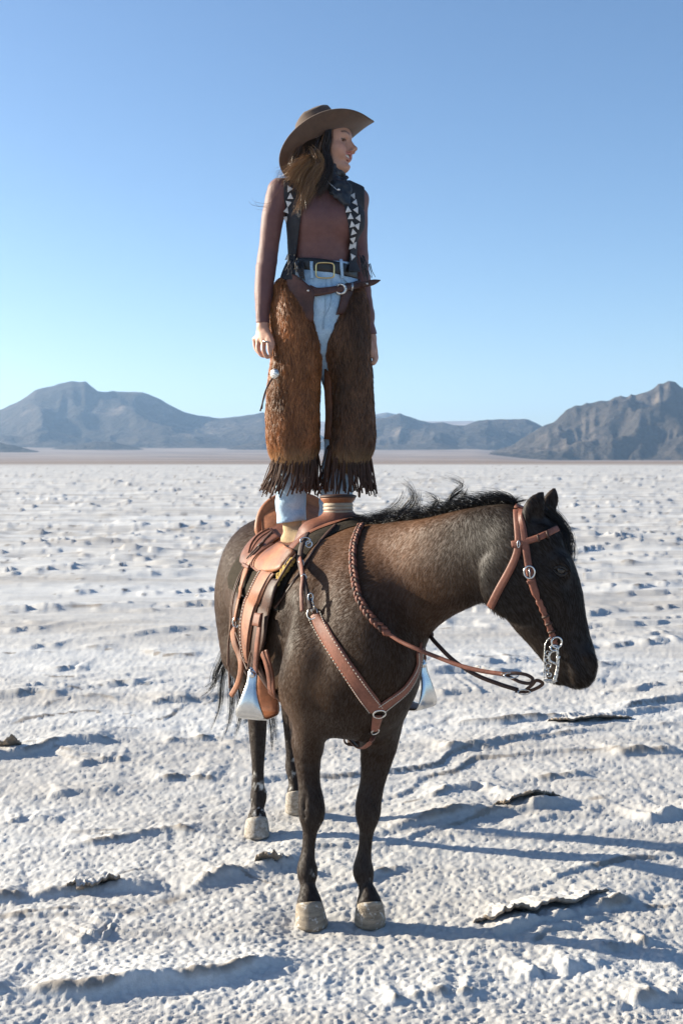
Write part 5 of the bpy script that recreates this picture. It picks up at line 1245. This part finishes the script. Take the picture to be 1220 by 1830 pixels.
dstrap('pocket_seam', JT, [(614, 500), (622, 507), (630, 508)], .003, SEAM, jeans)
dstrap('waistband', JT, [(527, 468), (550, 467), (580, 468), (610, 470), (631, 472)], .012, DENIM, jeans, .002, .004)
# ---- chaps: leather yoke, long fur and fringe
b = NB('chap hide'); b.set(Base_Color=(.05, .028, .018, 1), Roughness=.8); HIDE = b.m
def chap(nodes, seedk):
    f_ = Field((-.42, 4.5, 1.70), (.22, 5.05, 2.55), .007)
    f_.tube([W(a, b_, d_) for a, b_, d_, r, rb in nodes], [r for *_, r, rb in nodes], [rb for *_, rb in nodes], up=(0, 1, 0), k=.02, seg=5)
    return f_.mesh(1)
r_ = .0205
CH_R = [(514, 524, -.02, .052, .085), (523, 562, -.03, .082, .118), (530, 600, -.035, .094, .122), (530, 640, -.03, .098, .120), (525, 690, -.02, .104, .115), (523, 745, -.02, .105, .112), (524, 785, -.02, .102, .105), (528, 808, -.02, .080, .09), (531, 823, -.02, .044, .06)]
CH_L = [(632, 530, .03, .038, .085), (628, 560, .02, .064, .115), (619, 602, .0, .090, .122), (621, 635, .005, .087, .118), (627, 680, .01, .082, .112), (630, 725, .01, .082, .108), (630, 768, .01, .087, .105), (627, 792, .01, .086, .10), (622, 808, .01, .068, .085), (619, 819, .01, .040, .06)]
LEATH = leather('dark tooled leather', (.075, .032, .024), .5)
STRIPM = leather('fringe leather', (.06, .028, .016), .75)
def fur_mat(name):
    b = NB(name); b.set(Base_Color=b.attr(), Roughness=.45); b.bs.inputs['Specular IOR Level'].default_value = .45
    tr = b.n('ShaderNodeBsdfTranslucent'); b.l(b.attr(), tr.inputs[0]); mx = b.n('ShaderNodeMixShader'); mx.inputs[0].default_value = .35
    b.l(b.bs.outputs[0], mx.inputs[1]); b.l(tr.outputs[0], mx.inputs[2]); b.l(mx.outputs[0], b.t.nodes['Material Output'].inputs[0]); return b.m
FUR = fur_mat('chap fur')
chaps = mk('chaps', *box(W(574, 520, .12), (.05, 0, 0), (0, .006, 0), (0, 0, .02)), LEATH, woman)
for nm_i, (nodes, base_c) in enumerate(((CH_R, np.array([.33, .135, .05])), (CH_L, np.array([.175, .085, .041])))):
    v, q = chap(nodes, 0); mk('chap_hide', v, q, HIDE, chaps)
    n_s = 68000
    fc = v[q].astype(float); e1_ = fc[:, 1] - fc[:, 0]; e2_ = fc[:, 3] - fc[:, 0]; fn = np.cross(e1_, e2_); ar = np.linalg.norm(fn, axis=1); fn /= ar[:, None] + 1e-12
    wgt = ar * np.where(fn[:, 1] < .3, 1, .45); pick = rng.choice(len(q), n_s, p=wgt / wgt.sum()); uv = rng.random((n_s, 2, 1))
    root = fc[pick, 0] + e1_[pick] * uv[:, 0] + e2_[pick] * uv[:, 1]; nn = fn[pick]
    lockn = np.stack([vnoise(root * np.array([38, 38, 16]), 80 + i) - .5 for i in range(3)], 1)
    fl = np.array([0, 0, -1.]) + lockn * .72 + rng.normal(size=(n_s, 3)) * .11
    fl = fl - nn * (fl * nn).sum(1)[:, None] * .8; fl /= np.linalg.norm(fl, axis=1)[:, None]
    L = rng.uniform(.026, .046, (n_s, 1)) * (.8 + .5 * vnoise(root * 14, 90)[:, None]); lift = .24 + .22 * (vnoise(root * 22, 91)[:, None] - .3)
    p1 = root + fl * L * .35 + nn * L * lift * .55; p2 = root + fl * L * .72 + nn * L * lift * .75; p3 = root + fl * L + nn * L * lift * .62
    hv, hq = ribbons(np.stack([root, p1, p2, p3], 1), np.tile(np.array([.0018, .0017, .0013, .0003]), (n_s, 1)), nn[:, None, :] + rng.normal(size=(n_s, 1, 3)) * .5)
    mixn = (vnoise(root * np.array([16, 16, 7]), 95) - .5)[:, None]
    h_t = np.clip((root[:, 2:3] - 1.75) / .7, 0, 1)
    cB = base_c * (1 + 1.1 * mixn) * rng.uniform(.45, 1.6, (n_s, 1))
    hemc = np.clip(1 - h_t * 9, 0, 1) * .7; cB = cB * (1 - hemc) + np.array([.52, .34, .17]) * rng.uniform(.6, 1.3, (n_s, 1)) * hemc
    side = np.clip(-(root[:, 0:1] - W(nodes[3][0] - 26, 600)[0]) * 14, 0, 1) * (1 if nm_i == 0 else .4); cB = cB * (1 - .6 * side) + np.array([.46, .19, .055]) * rng.uniform(.6, 1.4, (n_s, 1)) * side * .6  # sunlit orange of the left edge put into the fur colour
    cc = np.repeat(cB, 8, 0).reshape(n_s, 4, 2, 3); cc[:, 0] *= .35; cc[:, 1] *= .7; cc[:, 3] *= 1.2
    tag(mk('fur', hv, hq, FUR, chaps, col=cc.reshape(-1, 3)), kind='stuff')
    # fringe of cut leather strips below the hem
    fr_ = []; a0 = nodes[-1]
    for row in range(2):
        for k_ in range(58):
            a = 2 * math.pi * (k_ + rng.uniform(-.4, .4)) / 58; ca, sa = math.cos(a), math.sin(a)
            top = W(a0[0] - (2 if nm_i == 0 else -2), 800, a0[2]) + np.array([ca * (.088 - .006 * row), sa * .085, rng.uniform(-.01, .01)])
            L = rng.uniform(.165, .205) * (.93 if row else 1); out = np.array([ca, sa * .7, 0]) * rng.uniform(.008, .045) + np.array([-.030 if nm_i == 0 else -.004, 0, 0]) * rng.uniform(.3, 1.2)
            wv_ = rng.uniform(-.012, .012); pth = np.array([top + out * t ** 1.5 - np.array([0, 0, L * t]) + np.array([wv_, wv_ * .5, 0]) * math.sin(t * 3.6) for t in np.linspace(0, 1, 8)]); fr_.append(sweep_strap(pth, np.tile([ca * .6 + rng.uniform(-.5, .5), sa - .3, 0], (8, 1)), rng.uniform(.005, .0095), .0022))
    tag(mk('fringe', *join(fr_), STRIPM, chaps), kind='stuff')
ALLT = tree_of((JV.astype(float), [tuple(t) for t in JQ.tolist()]))
def jpatch(name, L, R, mat, tree, off, th, nu=14, nv=14):
    V, Fc, top = patch(name, L, R, mat, chaps, tree, .0, off, th, nu, nv); return top
jpatch('yoke', [(506, 484), (506, 500), (510, 520), (524, 535), (538, 555), (550, 575)], [(516, 484), (531, 494), (548, 508), (562, 523), (561, 545), (559, 575)], LEATH, JT, .016, .006, 14, 22)
jpatch('yoke', [(613, 509), (608, 525), (604, 545), (599, 562)], [(648, 500), (648, 520), (640, 545), (612, 562)], LEATH, JT, .010, .006)
A, N = drape(JT, [(552, 519), (566, 523), (585, 521), (600, 517)], 24, .012); mk('front_strap', *sweep_strap(A, N, np.linspace(.042, .024, 24), .006), LEATH, chaps)
lk_ = lambda x, y, o: look(JT, x, y)[0] + TF * o
sp = catmull([lk_(600, 518, .014), lk_(606, 517.5, .022), lk_(622, 514.5, .026), lk_(636, 512, .034), P(655, 507.5, lk_(636, 512, .05)[1]), P(679, 501, lk_(636, 512, .05)[1] + .01)], 30)
mk('strap_end', *sweep_strap(sp, np.tile([.1, -1, -.05], (30, 1)), np.concatenate([np.full(26, .025), [.024, .020, .013, .004]]), .006), LEATH, chaps)
p = look(JT, 606, 517.5)[0] + TF * .018; bk = mk('buckle', *ring(p, .019, .0065, (.1, -1, 0), 1.0, 1.0, 28, 8), SILV, chaps)
mk('keeper', *box(lk_(624.5, 514.5, .030), (.0045, 0, 0), (0, .005, 0), (.001, 0, .016)), SILV, chaps)
for (x, y) in ((551, 521), (656, 507.5)):
    q0 = (look(JT, x, y)[0] if x < 600 else P(656, 507.5, lk_(636, 512, .055)[1])); mk('stud', *lathe(q0 + np.array([0, -.026 if x < 600 else -.008, 0]), [(.005, 0), (.004, .003)], 10, (0, -1, 0)), SILV, chaps)
mk('concho', *lathe(W(491, 668, -.14), [(.022, 0), (.021, .003), (.014, .006), (.004, .008)], 20, (-.5, -.85, 0)), SILV, chaps)
for pts in ([(489, 672), (478, 690), (472, 710), (465, 735)], [(488, 674), (476, 695), (470, 715), (468, 731)]):
    mk('tie_lace', *sweep_strap(catmull([W(x, y, -.13) for x, y in pts], 16), np.tile([-.4, -1, 0], (16, 1)), .006, .003), LEAD, chaps)
INL = leather('inner leather', (.12, .046, .02), .6)
ip = [W(587, 640, -.02), W(586, 690, -.03), W(588, 740, -.03), W(586, 785, -.02)]
mk('leg_lining', *sweep_strap(catmull(ip, 20), np.tile([-.45, -.9, 0], (20, 1)), .036, .006), INL, chaps)
# vest fringe and tassels at the waist
fr_ = []
for x0, y0, n_f, dx in ((507, 470, 16, -6), (518, 480, 26, 2), (626, 470, 14, 2), (633, 484, 12, 3)):
    for k_ in range(n_f):
        x = x0 + rng.uniform(-8, 8); L = rng.uniform(12, 34); fr_.append(sweep_round([W(x, y0 + rng.uniform(-6, 6)) + TF * .128, W(x + dx * .4, y0 + L * .5) + TF * .142, W(x + dx + rng.uniform(-5, 5), y0 + L) + TF * .145], [.0022, .0018, .001], 4))
tag(mk('fringe', *join(fr_), simple('black cord', (.03, .028, .03), .7, .4, 50, 0), vest), kind='stuff')
fr_ = [sweep_round([W(519 + rng.uniform(-7, 8), 484 + rng.uniform(-4, 22)) + TF * .150, W(519 + rng.uniform(-8, 9), 488 + rng.uniform(-4, 22)) + TF * .156], .0016, 4) for _ in range(22)]
# ---- scarf, necklace
fs = Field(W(583, 345) - np.array([.20, .24, .12]), W(583, 320) + np.array([.2, .22, .12]), .0042)
for i, (zz, rr_) in enumerate(((309, .050), (316, .056), (324, .064))):
    pt = [W(587 - i * 3, zz, 0) + np.array([math.cos(a) * rr_, math.sin(a) * rr_ * .92, -.012 * math.cos(a - 1.2)]) for a in np.linspace(0, 2 * math.pi, 17)]
    fs.tube(pt, [.021] * 17, k=.012, seg=2)
fs.tube([W(572, 332) + TF * .08, W(588, 350) + TF * .105, W(598, 368) + TF * .125, W(603, 380) + TF * .13], [.036, .032, .020, .005], [.012, .014, .010, .004], up=TF, k=.03)
fs.tube([W(599, 326) + TF * .07, W(601, 345) + TF * .10, W(602, 364) + TF * .12], [.022, .022, .012], [.012, .014, .009], up=TF, k=.02)
g3 = np.stack(np.meshgrid(*fs.ax, indexing='ij'), -1); fs.d = (fs.d + .026 * (vnoise(g3 * np.array([30, 30, 44]), 99) - .5) + .012 * (vnoise(g3 * np.array([60, 60, 90]), 98) - .5)).astype(np.float32)
v, q = fs.mesh(1)
b = NB('charcoal silk'); n_ = b.noise(35, 5); b.set(Base_Color=b.ramp(n_, [(.3, (.008, .010, .014)), (.7, (.020, .024, .032))]), Roughness=.55); b.bs.inputs['Sheen Weight'].default_value = .05
mk('scarf', v, q, b.m, woman); 
mk('necklace', *join([sweep_round(catmull([W(560, 328) + TF * .13, W(570, 341) + TF * .135, W(581, 355) + TF * .155], 12), .0014, 5), sphere(W(582, 354) + TF * .16, (.006,) * 3, 6)]), SILV, woman)
for o_ in (0, 5): mk('chin_cord', *sweep_round(catmull([H_(.02, -.058, -.06), W(612, 322, -.05), W(616 + o_, 335, -.05), W(619 + o_, 342, -.05)], 14), .0022, 5), LEAD, woman)
mk('earring', *sphere(H_(-.012, -.079, -.055), np.array([.003, .003, .011]), 6), SILV, woman)
# ---- hat
FELTH = NB('brown hat felt'); n_ = FELTH.noise(25, 5); FELTH.set(Base_Color=FELTH.ramp(n_, [(.3, (.066, .037, .024)), (.7, (.092, .053, .034))]), Roughness=.85, Normal=FELTH.bump(FELTH.noise(500, 2), .25, .001)); FELTH.bs.inputs['Sheen Weight'].default_value = .15; FELTH = FELTH.m
hyw = math.radians(64); ht = math.radians(28)
hf0 = np.array([math.sin(hyw), -math.cos(hyw), 0]); HX = hf0 * math.cos(ht) + np.array([0, 0, math.sin(ht)]); HZ = np.array([0, 0, 1.]) * math.cos(ht) - hf0 * math.sin(ht); HYv = np.cross(HZ, HX)
HB = W(583, 257, .0)
def hat_surface(off):
    M = 72; prof = []
    rings = []
    for kind, t in [('b', 1.0), ('b', .9), ('b', .75), ('b', .6), ('b', .45), ('b', .3), ('b', .15), ('b', .04), ('c', .03), ('c', .2), ('c', .4), ('c', .6), ('c', .78), ('c', .9), ('c', .97), ('t', .85), ('t', .65), ('t', .42), ('t', .2), ('t', .03)]:
        r_ = []
        for j in range(M):
            a = 2 * math.pi * j / M; ca, sa = math.cos(a), math.sin(a)
            c0, s0 = ca, sa
            if kind == 'b' and t > .3:
                kq = 1 / (abs(ca) ** 2.5 + abs(sa) ** 2.5) ** (1 / 2.5); ca, sa = ca * kq, sa * kq
            if kind == 'b':
                bw = .098 + .010 * ca * ca; rx, ry = .108 + bw * t, .090 + (bw - .012) * t * (1 - .10 * t)
                z = .060 * (abs(s0) ** 2.0) * t ** 1.6 - .026 * (c0 ** 4) * t ** 1.5 * (1 if ca > 0 else .9)
                pull = 1 - .06 * (abs(sa) ** 2) * t ** 2
                p = (rx * ca, ry * sa * pull, z - off * .6)
            elif kind == 'c':
                tap = 1 - .10 * t - .10 * t * t; z = .142 * t - .012 * t * (ca < 0) * abs(ca)
                p = ((.106 - off) * ca * tap - .004 * t, (.088 - off) * sa * tap * (1 - .12 * t * max(0, ca)), z)
            else:
                tap = .80; x = .106 * ca * tap * t - .004; y = .088 * sa * tap * t * (1 - .12 * max(0, ca))
                z = .147 - .040 * math.exp(-(y / .026) ** 2) * (1 - .3 * t) - .030 * math.exp(-((abs(y) - .05) / .02) ** 2) * max(0, ca) * t - .012 * max(0, -ca) * t + .012 * (1 - t) * 0 - off
                p = (x, y, z)
            r_.append(HB + HX * p[0] + HYv * p[1] + HZ * p[2])
        rings.append(r_)
    return np.array(rings)
A = hat_surface(0.0); Bt = hat_surface(.0045); nr_, M, _ = A.shape
V = np.vstack([A.reshape(-1, 3), Bt.reshape(-1, 3)]); T_ = nr_ * M; Fc = []
for i in range(nr_ - 1):
    for j in range(M):
        q = (i * M + j, i * M + (j + 1) % M, (i + 1) * M + (j + 1) % M, (i + 1) * M + j); Fc += [q, tuple(x + T_ for x in q[::-1])]
for j in range(M): Fc.append((j, j + T_, (j + 1) % M + T_, (j + 1) % M))
Fc.append(tuple((nr_ - 1) * M + j for j in range(M)))
hat = mk('hat', V, Fc, FELTH, woman)
bp_ = [HB + HX * (.1075 * math.cos(a)) + HYv * (.0895 * math.sin(a)) + HZ * .014 for a in np.linspace(0, 2 * math.pi, 60)]
mk('hat_band', *sweep_strap(bp_, [unit(q - HB - HZ * .014) for q in bp_], .020, .0035), leather('hat band', (.06, .035, .025)), hat)
# ---- hair
fh = Field(HC0 - np.array([.30, .22, .42]), HC0 + np.array([.16, .22, .12]), .006)
fh.ell(H_(-.030, 0, .022), np.array([.092, .083, .085]) * HS, HA, .02)
fh.tube([H_(-.03, -.055, -.01), W(577, 300, -.045), W(566, 325, -.07), W(548, 352, -.10), W(534, 380, -.12)], [.045, .036, .030, .020, .008], k=.03)
fh.tube([H_(-.06, -.03, -.03), W(560, 300, .0), W(540, 318, .0), W(522, 322, -.0)], [.05, .042, .030, .014], k=.03)
fh.tube([H_(.03, -.062, .03), H_(.012, -.070, -.01), H_(.0, -.068, -.05), W(579, 314, -.06)], [.016, .016, .016, .012], k=.02)
HAIRM = NB('long brown hair'); HAIRM.set(Base_Color=HAIRM.attr(), Roughness=.36); HAIRM.bs.inputs['Specular IOR Level'].default_value = .5; HAIRM = HAIRM.m
v, q = fh.mesh(1); HCAP = NB('hair under layer'); HCAP.set(Base_Color=HCAP.attr(), Roughness=.9); HCAP.bs.inputs['Specular IOR Level'].default_value = .05
hairo = mk('hair', v, q, HCAP.m, woman, col=np.tile([.016, .010, .007], (len(v), 1)))
cl = []; cols_ = []
def lock(pts, n, sp, c, ts=1.4, w_=.0015, fz=.4):
    p_, w2 = clump(pts, n, sp, 18, w_, ts, fz); cl.append((p_, w2)); cols_.append(np.repeat(np.array(c) * rng.uniform(.55, 1.5, (n, 1)), 36, 0))
DK = (.030, .018, .012); MD = (.15, .078, .036); SUNGD = (.27, .145, .06)  # the gold tone paints sunlight onto the locks at the left
for k_ in range(34):
    u = rng.random(); y0 = -.066 - .01 * rng.random(); x0 = .035 - .12 * u; z0 = .045 - .03 * rng.random()
    e = W(rng.uniform(528, 585) - 24 * u, rng.uniform(330, 392), -.09 - .05 * rng.random())
    lock([H_(x0, y0, z0), H_(x0 - .015, y0 - .012, -.02), H_(x0 - .03, y0 - .016, -.07), W(575 - 26 * u + rng.uniform(-4, 4), 322, -.085), e], 26, .006, DK if rng.random() < .45 else MD)
for k_ in range(56):
    u = rng.random(); e = W(502 + 40 * u + rng.uniform(-8, 8), 318 + 40 * u + rng.uniform(-10, 12), rng.uniform(-.15, -.04))
    lock([H_(-.055, -.062 + .05 * u, .02), H_(-.085, -.062 + .06 * u, -.02), W(548 + 14 * u, 290 + rng.uniform(-6, 6), -.09), W(524 + 24 * u, 304 + 12 * u + rng.uniform(-8, 8), -.11), e], 34, .006, SUNGD if rng.random() < .6 else MD, 2.2, .0013, .9)
for k_ in range(30):
    q_ = rng.random(); e = W(488 + 34 * q_ + rng.uniform(-4, 4), 318 + 30 * q_ + rng.uniform(-12, 8), rng.uniform(-.14, -.06)); lock([H_(-.07, -.05, .0), H_(-.10, -.05, -.03), W(546 + 6 * q_, 288 + rng.uniform(-5, 5), -.09), W(520 + 16 * q_, 300 + 10 * q_ + rng.uniform(-8, 8), -.11), e], 30, .006, SUNGD if rng.random() < .5 else MD, 2.2, .0012, 1.0)
for k_ in range(34):
    lock([H_(-.03, -.080, -.01), W(572 + rng.uniform(-8, 6), 290, -.11), W(562 + rng.uniform(-10, 8), 315, -.12), W(550 + rng.uniform(-10, 8), 345, -.13), W(532 + rng.uniform(-12, 14), 385, -.145)], 22, .005, SUNGD if rng.random() < .55 else MD, 1.9, .0013, .9)
for k_ in range(14):
    y0 = -.070 - .006 * rng.random(); lock([H_(.045 - .02 * rng.random(), y0, .05), H_(.036, y0 - .004, .01), H_(.024, y0 - .006, -.03), W(590 + rng.uniform(-5, 3), 300, -.11), W(582 + rng.uniform(-6, 5), 322, -.12), W(568 + rng.uniform(-8, 8), 350, -.12)], 70, .006, DK, 1.3, .0018)
for pts in ([(520, 318), (500, 322), (485, 335), (478, 352)], [(515, 330), (495, 350), (480, 368), (455, 366), (449, 355)], [(512, 300), (498, 306), (492, 322), (489, 340)], [(530, 300), (512, 318), (492, 326), (483, 340)]):
    lock([W(x, y, -.10 if x < 550 else -.17) for x, y in pts], 9, .005, MD, 1.5, .0011)
hv = []; hq = []; o = 0
for p_, w2 in cl:
    v, q = ribbons(p_, w2); hv.append(v); hq.append(q + o); o += len(v)
tag(mk('hair_strands', np.vstack(hv), np.vstack(hq), HAIRM, hairo, col=np.vstack(cols_)), kind='stuff')
# ---- boots
fo = Field((-.32, 4.45, 1.36), (.10, 5.05, 1.66), .0048)
for (ax_, ay_, tx, ty, dd, tf) in ((522, 951, 541, 962, .0, TF), (597, 934, 606, 962, .03, TF)):
    an = W(ax_, ay_ - 14, dd + .025); an2 = W(ax_ + 2, ay_ + 8, dd + .02); he = W(ax_ - 1, ay_ + 18, dd + .045)
    toe = he + (tf * .93 + TL * .34) * .245 + np.array([0, 0, .004])
    fo.tube([an, an2, he + np.array([0, 0, .012])], [.036, .045, .040], k=.03)
    fo.tube([he + np.array([0, 0, .008]), he * .55 + toe * .45 + np.array([0, 0, .006]), toe], [.036, .046, .030], [.032, .040, .022], k=.04)
    fo.tube([W(ax_ - 1, ay_ - 30, dd), an], [.026, .034], k=.02)
g3 = np.stack(np.meshgrid(*fo.ax, indexing='ij'), -1); fo.d = (fo.d + .010 * (vnoise(g3 * np.array([18, 18, 42]), 33) - .5)).astype(np.float32)
fo.d = np.maximum(fo.d, (np.where(g3[..., 0] < W(560, 940)[0], 1.388, 1.436) - g3[..., 2]).astype(np.float32))
v, q = fo.mesh(1); left = v[q[:, 0], 0] < W(560, 940)[0]
SUEDE = simple('tan suede', (.42, .30, .17), .92, .25, 30, .5, .003)
for m_ in (left, ~left):
    used = np.unique(q[m_]); rm = np.full(len(v), -1); rm[used] = np.arange(len(used)); mk('boot', v[used], rm[q[m_]], SUEDE, woman)
mk('ring_band', *sweep_round([W(471, 610, -.128), W(478, 611, -.135)], .004, 6), SILV, woman)
# ------------------------------------------------------------------ lifted plates of crust along the ridges
CR = NB('crust underside'); n_ = CR.noise(18, 5); CR.set(Base_Color=CR.ramp(n_, [(.3, (.15, .115, .085)), (.7, (.34, .28, .22))]), Roughness=.95, Normal=CR.bump(CR.noise(60, 4), .7, .006)); CR = CR.m
def plate(pts, wd, lift, label):
    """a broken shelf of salt crust raised along its near edge"""
    nl, nw = 90, 16; g = catmull(np.array([gp(*q) for q in pts]), nl); V = np.zeros((nl, nw, 3)); ph = rng.random() * 50
    t = np.gradient(g, axis=0); t /= np.linalg.norm(t, axis=1)[:, None]; nrm = np.stack([-t[:, 1], t[:, 0]], 1); nrm *= np.sign(nrm[:, 1:2])
    e = np.sin(math.pi * (np.arange(nl) + .5) / nl) ** .5
    ln = np.linalg.norm(np.diff(g, axis=0), axis=1).sum(); js = min(1, ln / .55); jag = js * .05 * (vnoise2(np.arange(nl) * .16 + ph, np.full(nl, 1.3), 5) - .5) + js * .02 * (vnoise2(np.arange(nl) * .5 + ph, np.full(nl, 2.3), 6) - .5)
    for j in range(nw):
        u = j / (nw - 1); xy = g + nrm * (jag * (1 - u) + u * wd * e)[:, None]; zg = ground_z(xy[:, 0], xy[:, 1])[0]
        pop = np.abs(vnoise2(xy[:, 0] * 64, xy[:, 1] * 64, 43) - .5) * 1.2 + .9 * vnoise2(xy[:, 0] * 84, xy[:, 1] * 84, 44) ** 1.5
        V[:, j, :2] = xy; V[:, j, 2] = zg + e * lift * (1 - u) ** 1.3 * (.6 + .8 * vnoise2(np.arange(nl) * .12 * max(js, .4) + ph, np.full(nl, 4.4), 7)) + .0062 * (pop - .4) * (1 - u) - .006 * u
    base = ground_z(g[:, 0] + nrm[:, 0] * wd * .5, g[:, 1] + nrm[:, 1] * wd * .5, False)[0]
    top = V.reshape(-1, 3); bot = top - np.array([0, 0, .011]); M = nl * nw; VV = np.vstack([top, bot]); Fc = []
    for i in range(nl - 1):
        for j in range(nw - 1):
            q = (i * nw + j, (i + 1) * nw + j, (i + 1) * nw + j + 1, i * nw + j + 1); Fc += [q, tuple(x + M for x in q[::-1])]
    bd = [i * nw for i in range(nl)] + [(nl - 1) * nw + j for j in range(1, nw)] + [i * nw + nw - 1 for i in range(nl - 2, -1, -1)] + [j for j in range(nw - 2, 0, -1)]
    for a_, b_ in zip(bd, bd[1:] + bd[:1]): Fc.append((a_, a_ + M, b_ + M, b_))
    o = mk('salt_crust_plate', VV, Fc, SALT, None, loc=VV.mean(0)); o.data.materials.append(CR)
    a = o.data.color_attributes.new('Col', 'FLOAT_COLOR', 'POINT'); c4 = np.zeros((len(VV), 4), np.float32); c4[:, 3] = 1; c4[:M, 0] = .05; a.data.foreach_set('color', c4.ravel())
    for p_ in o.data.polygons:
        if max(p_.vertices) >= M: p_.material_index = 1
    return tag(o, label, 'salt crust', 'lifted plates of salt crust')
plate([(845, 1652), (900, 1654), (960, 1642), (1030, 1622), (1090, 1607)], .24, .036, 'long broken crust plate with a dark gap under it, right of the fore hooves')
plate([(455, 1552), (475, 1556), (492, 1556), (504, 1548)], .13, .060, 'humped crust plate with a dark hole, beside the fore leg')
plate([(120, 1600), (150, 1603), (185, 1596), (215, 1592)], .12, .035, 'thin crust lip on the ridge left of the hooves')
plate([(880, 1443), (915, 1446), (960, 1438), (1000, 1432)], .14, .035, 'crust plate tilted on the rise beyond the long leg shadows')
plate([(975, 1296), (1020, 1298), (1080, 1292), (1130, 1288)], .3, .04, 'distant broken crust shelf beside the far dark ridge')
plate([(-12, 1338), (5, 1344), (22, 1343), (38, 1336)], .2, .06, 'dark clod of upturned crust at the edge of the flat, on the left')
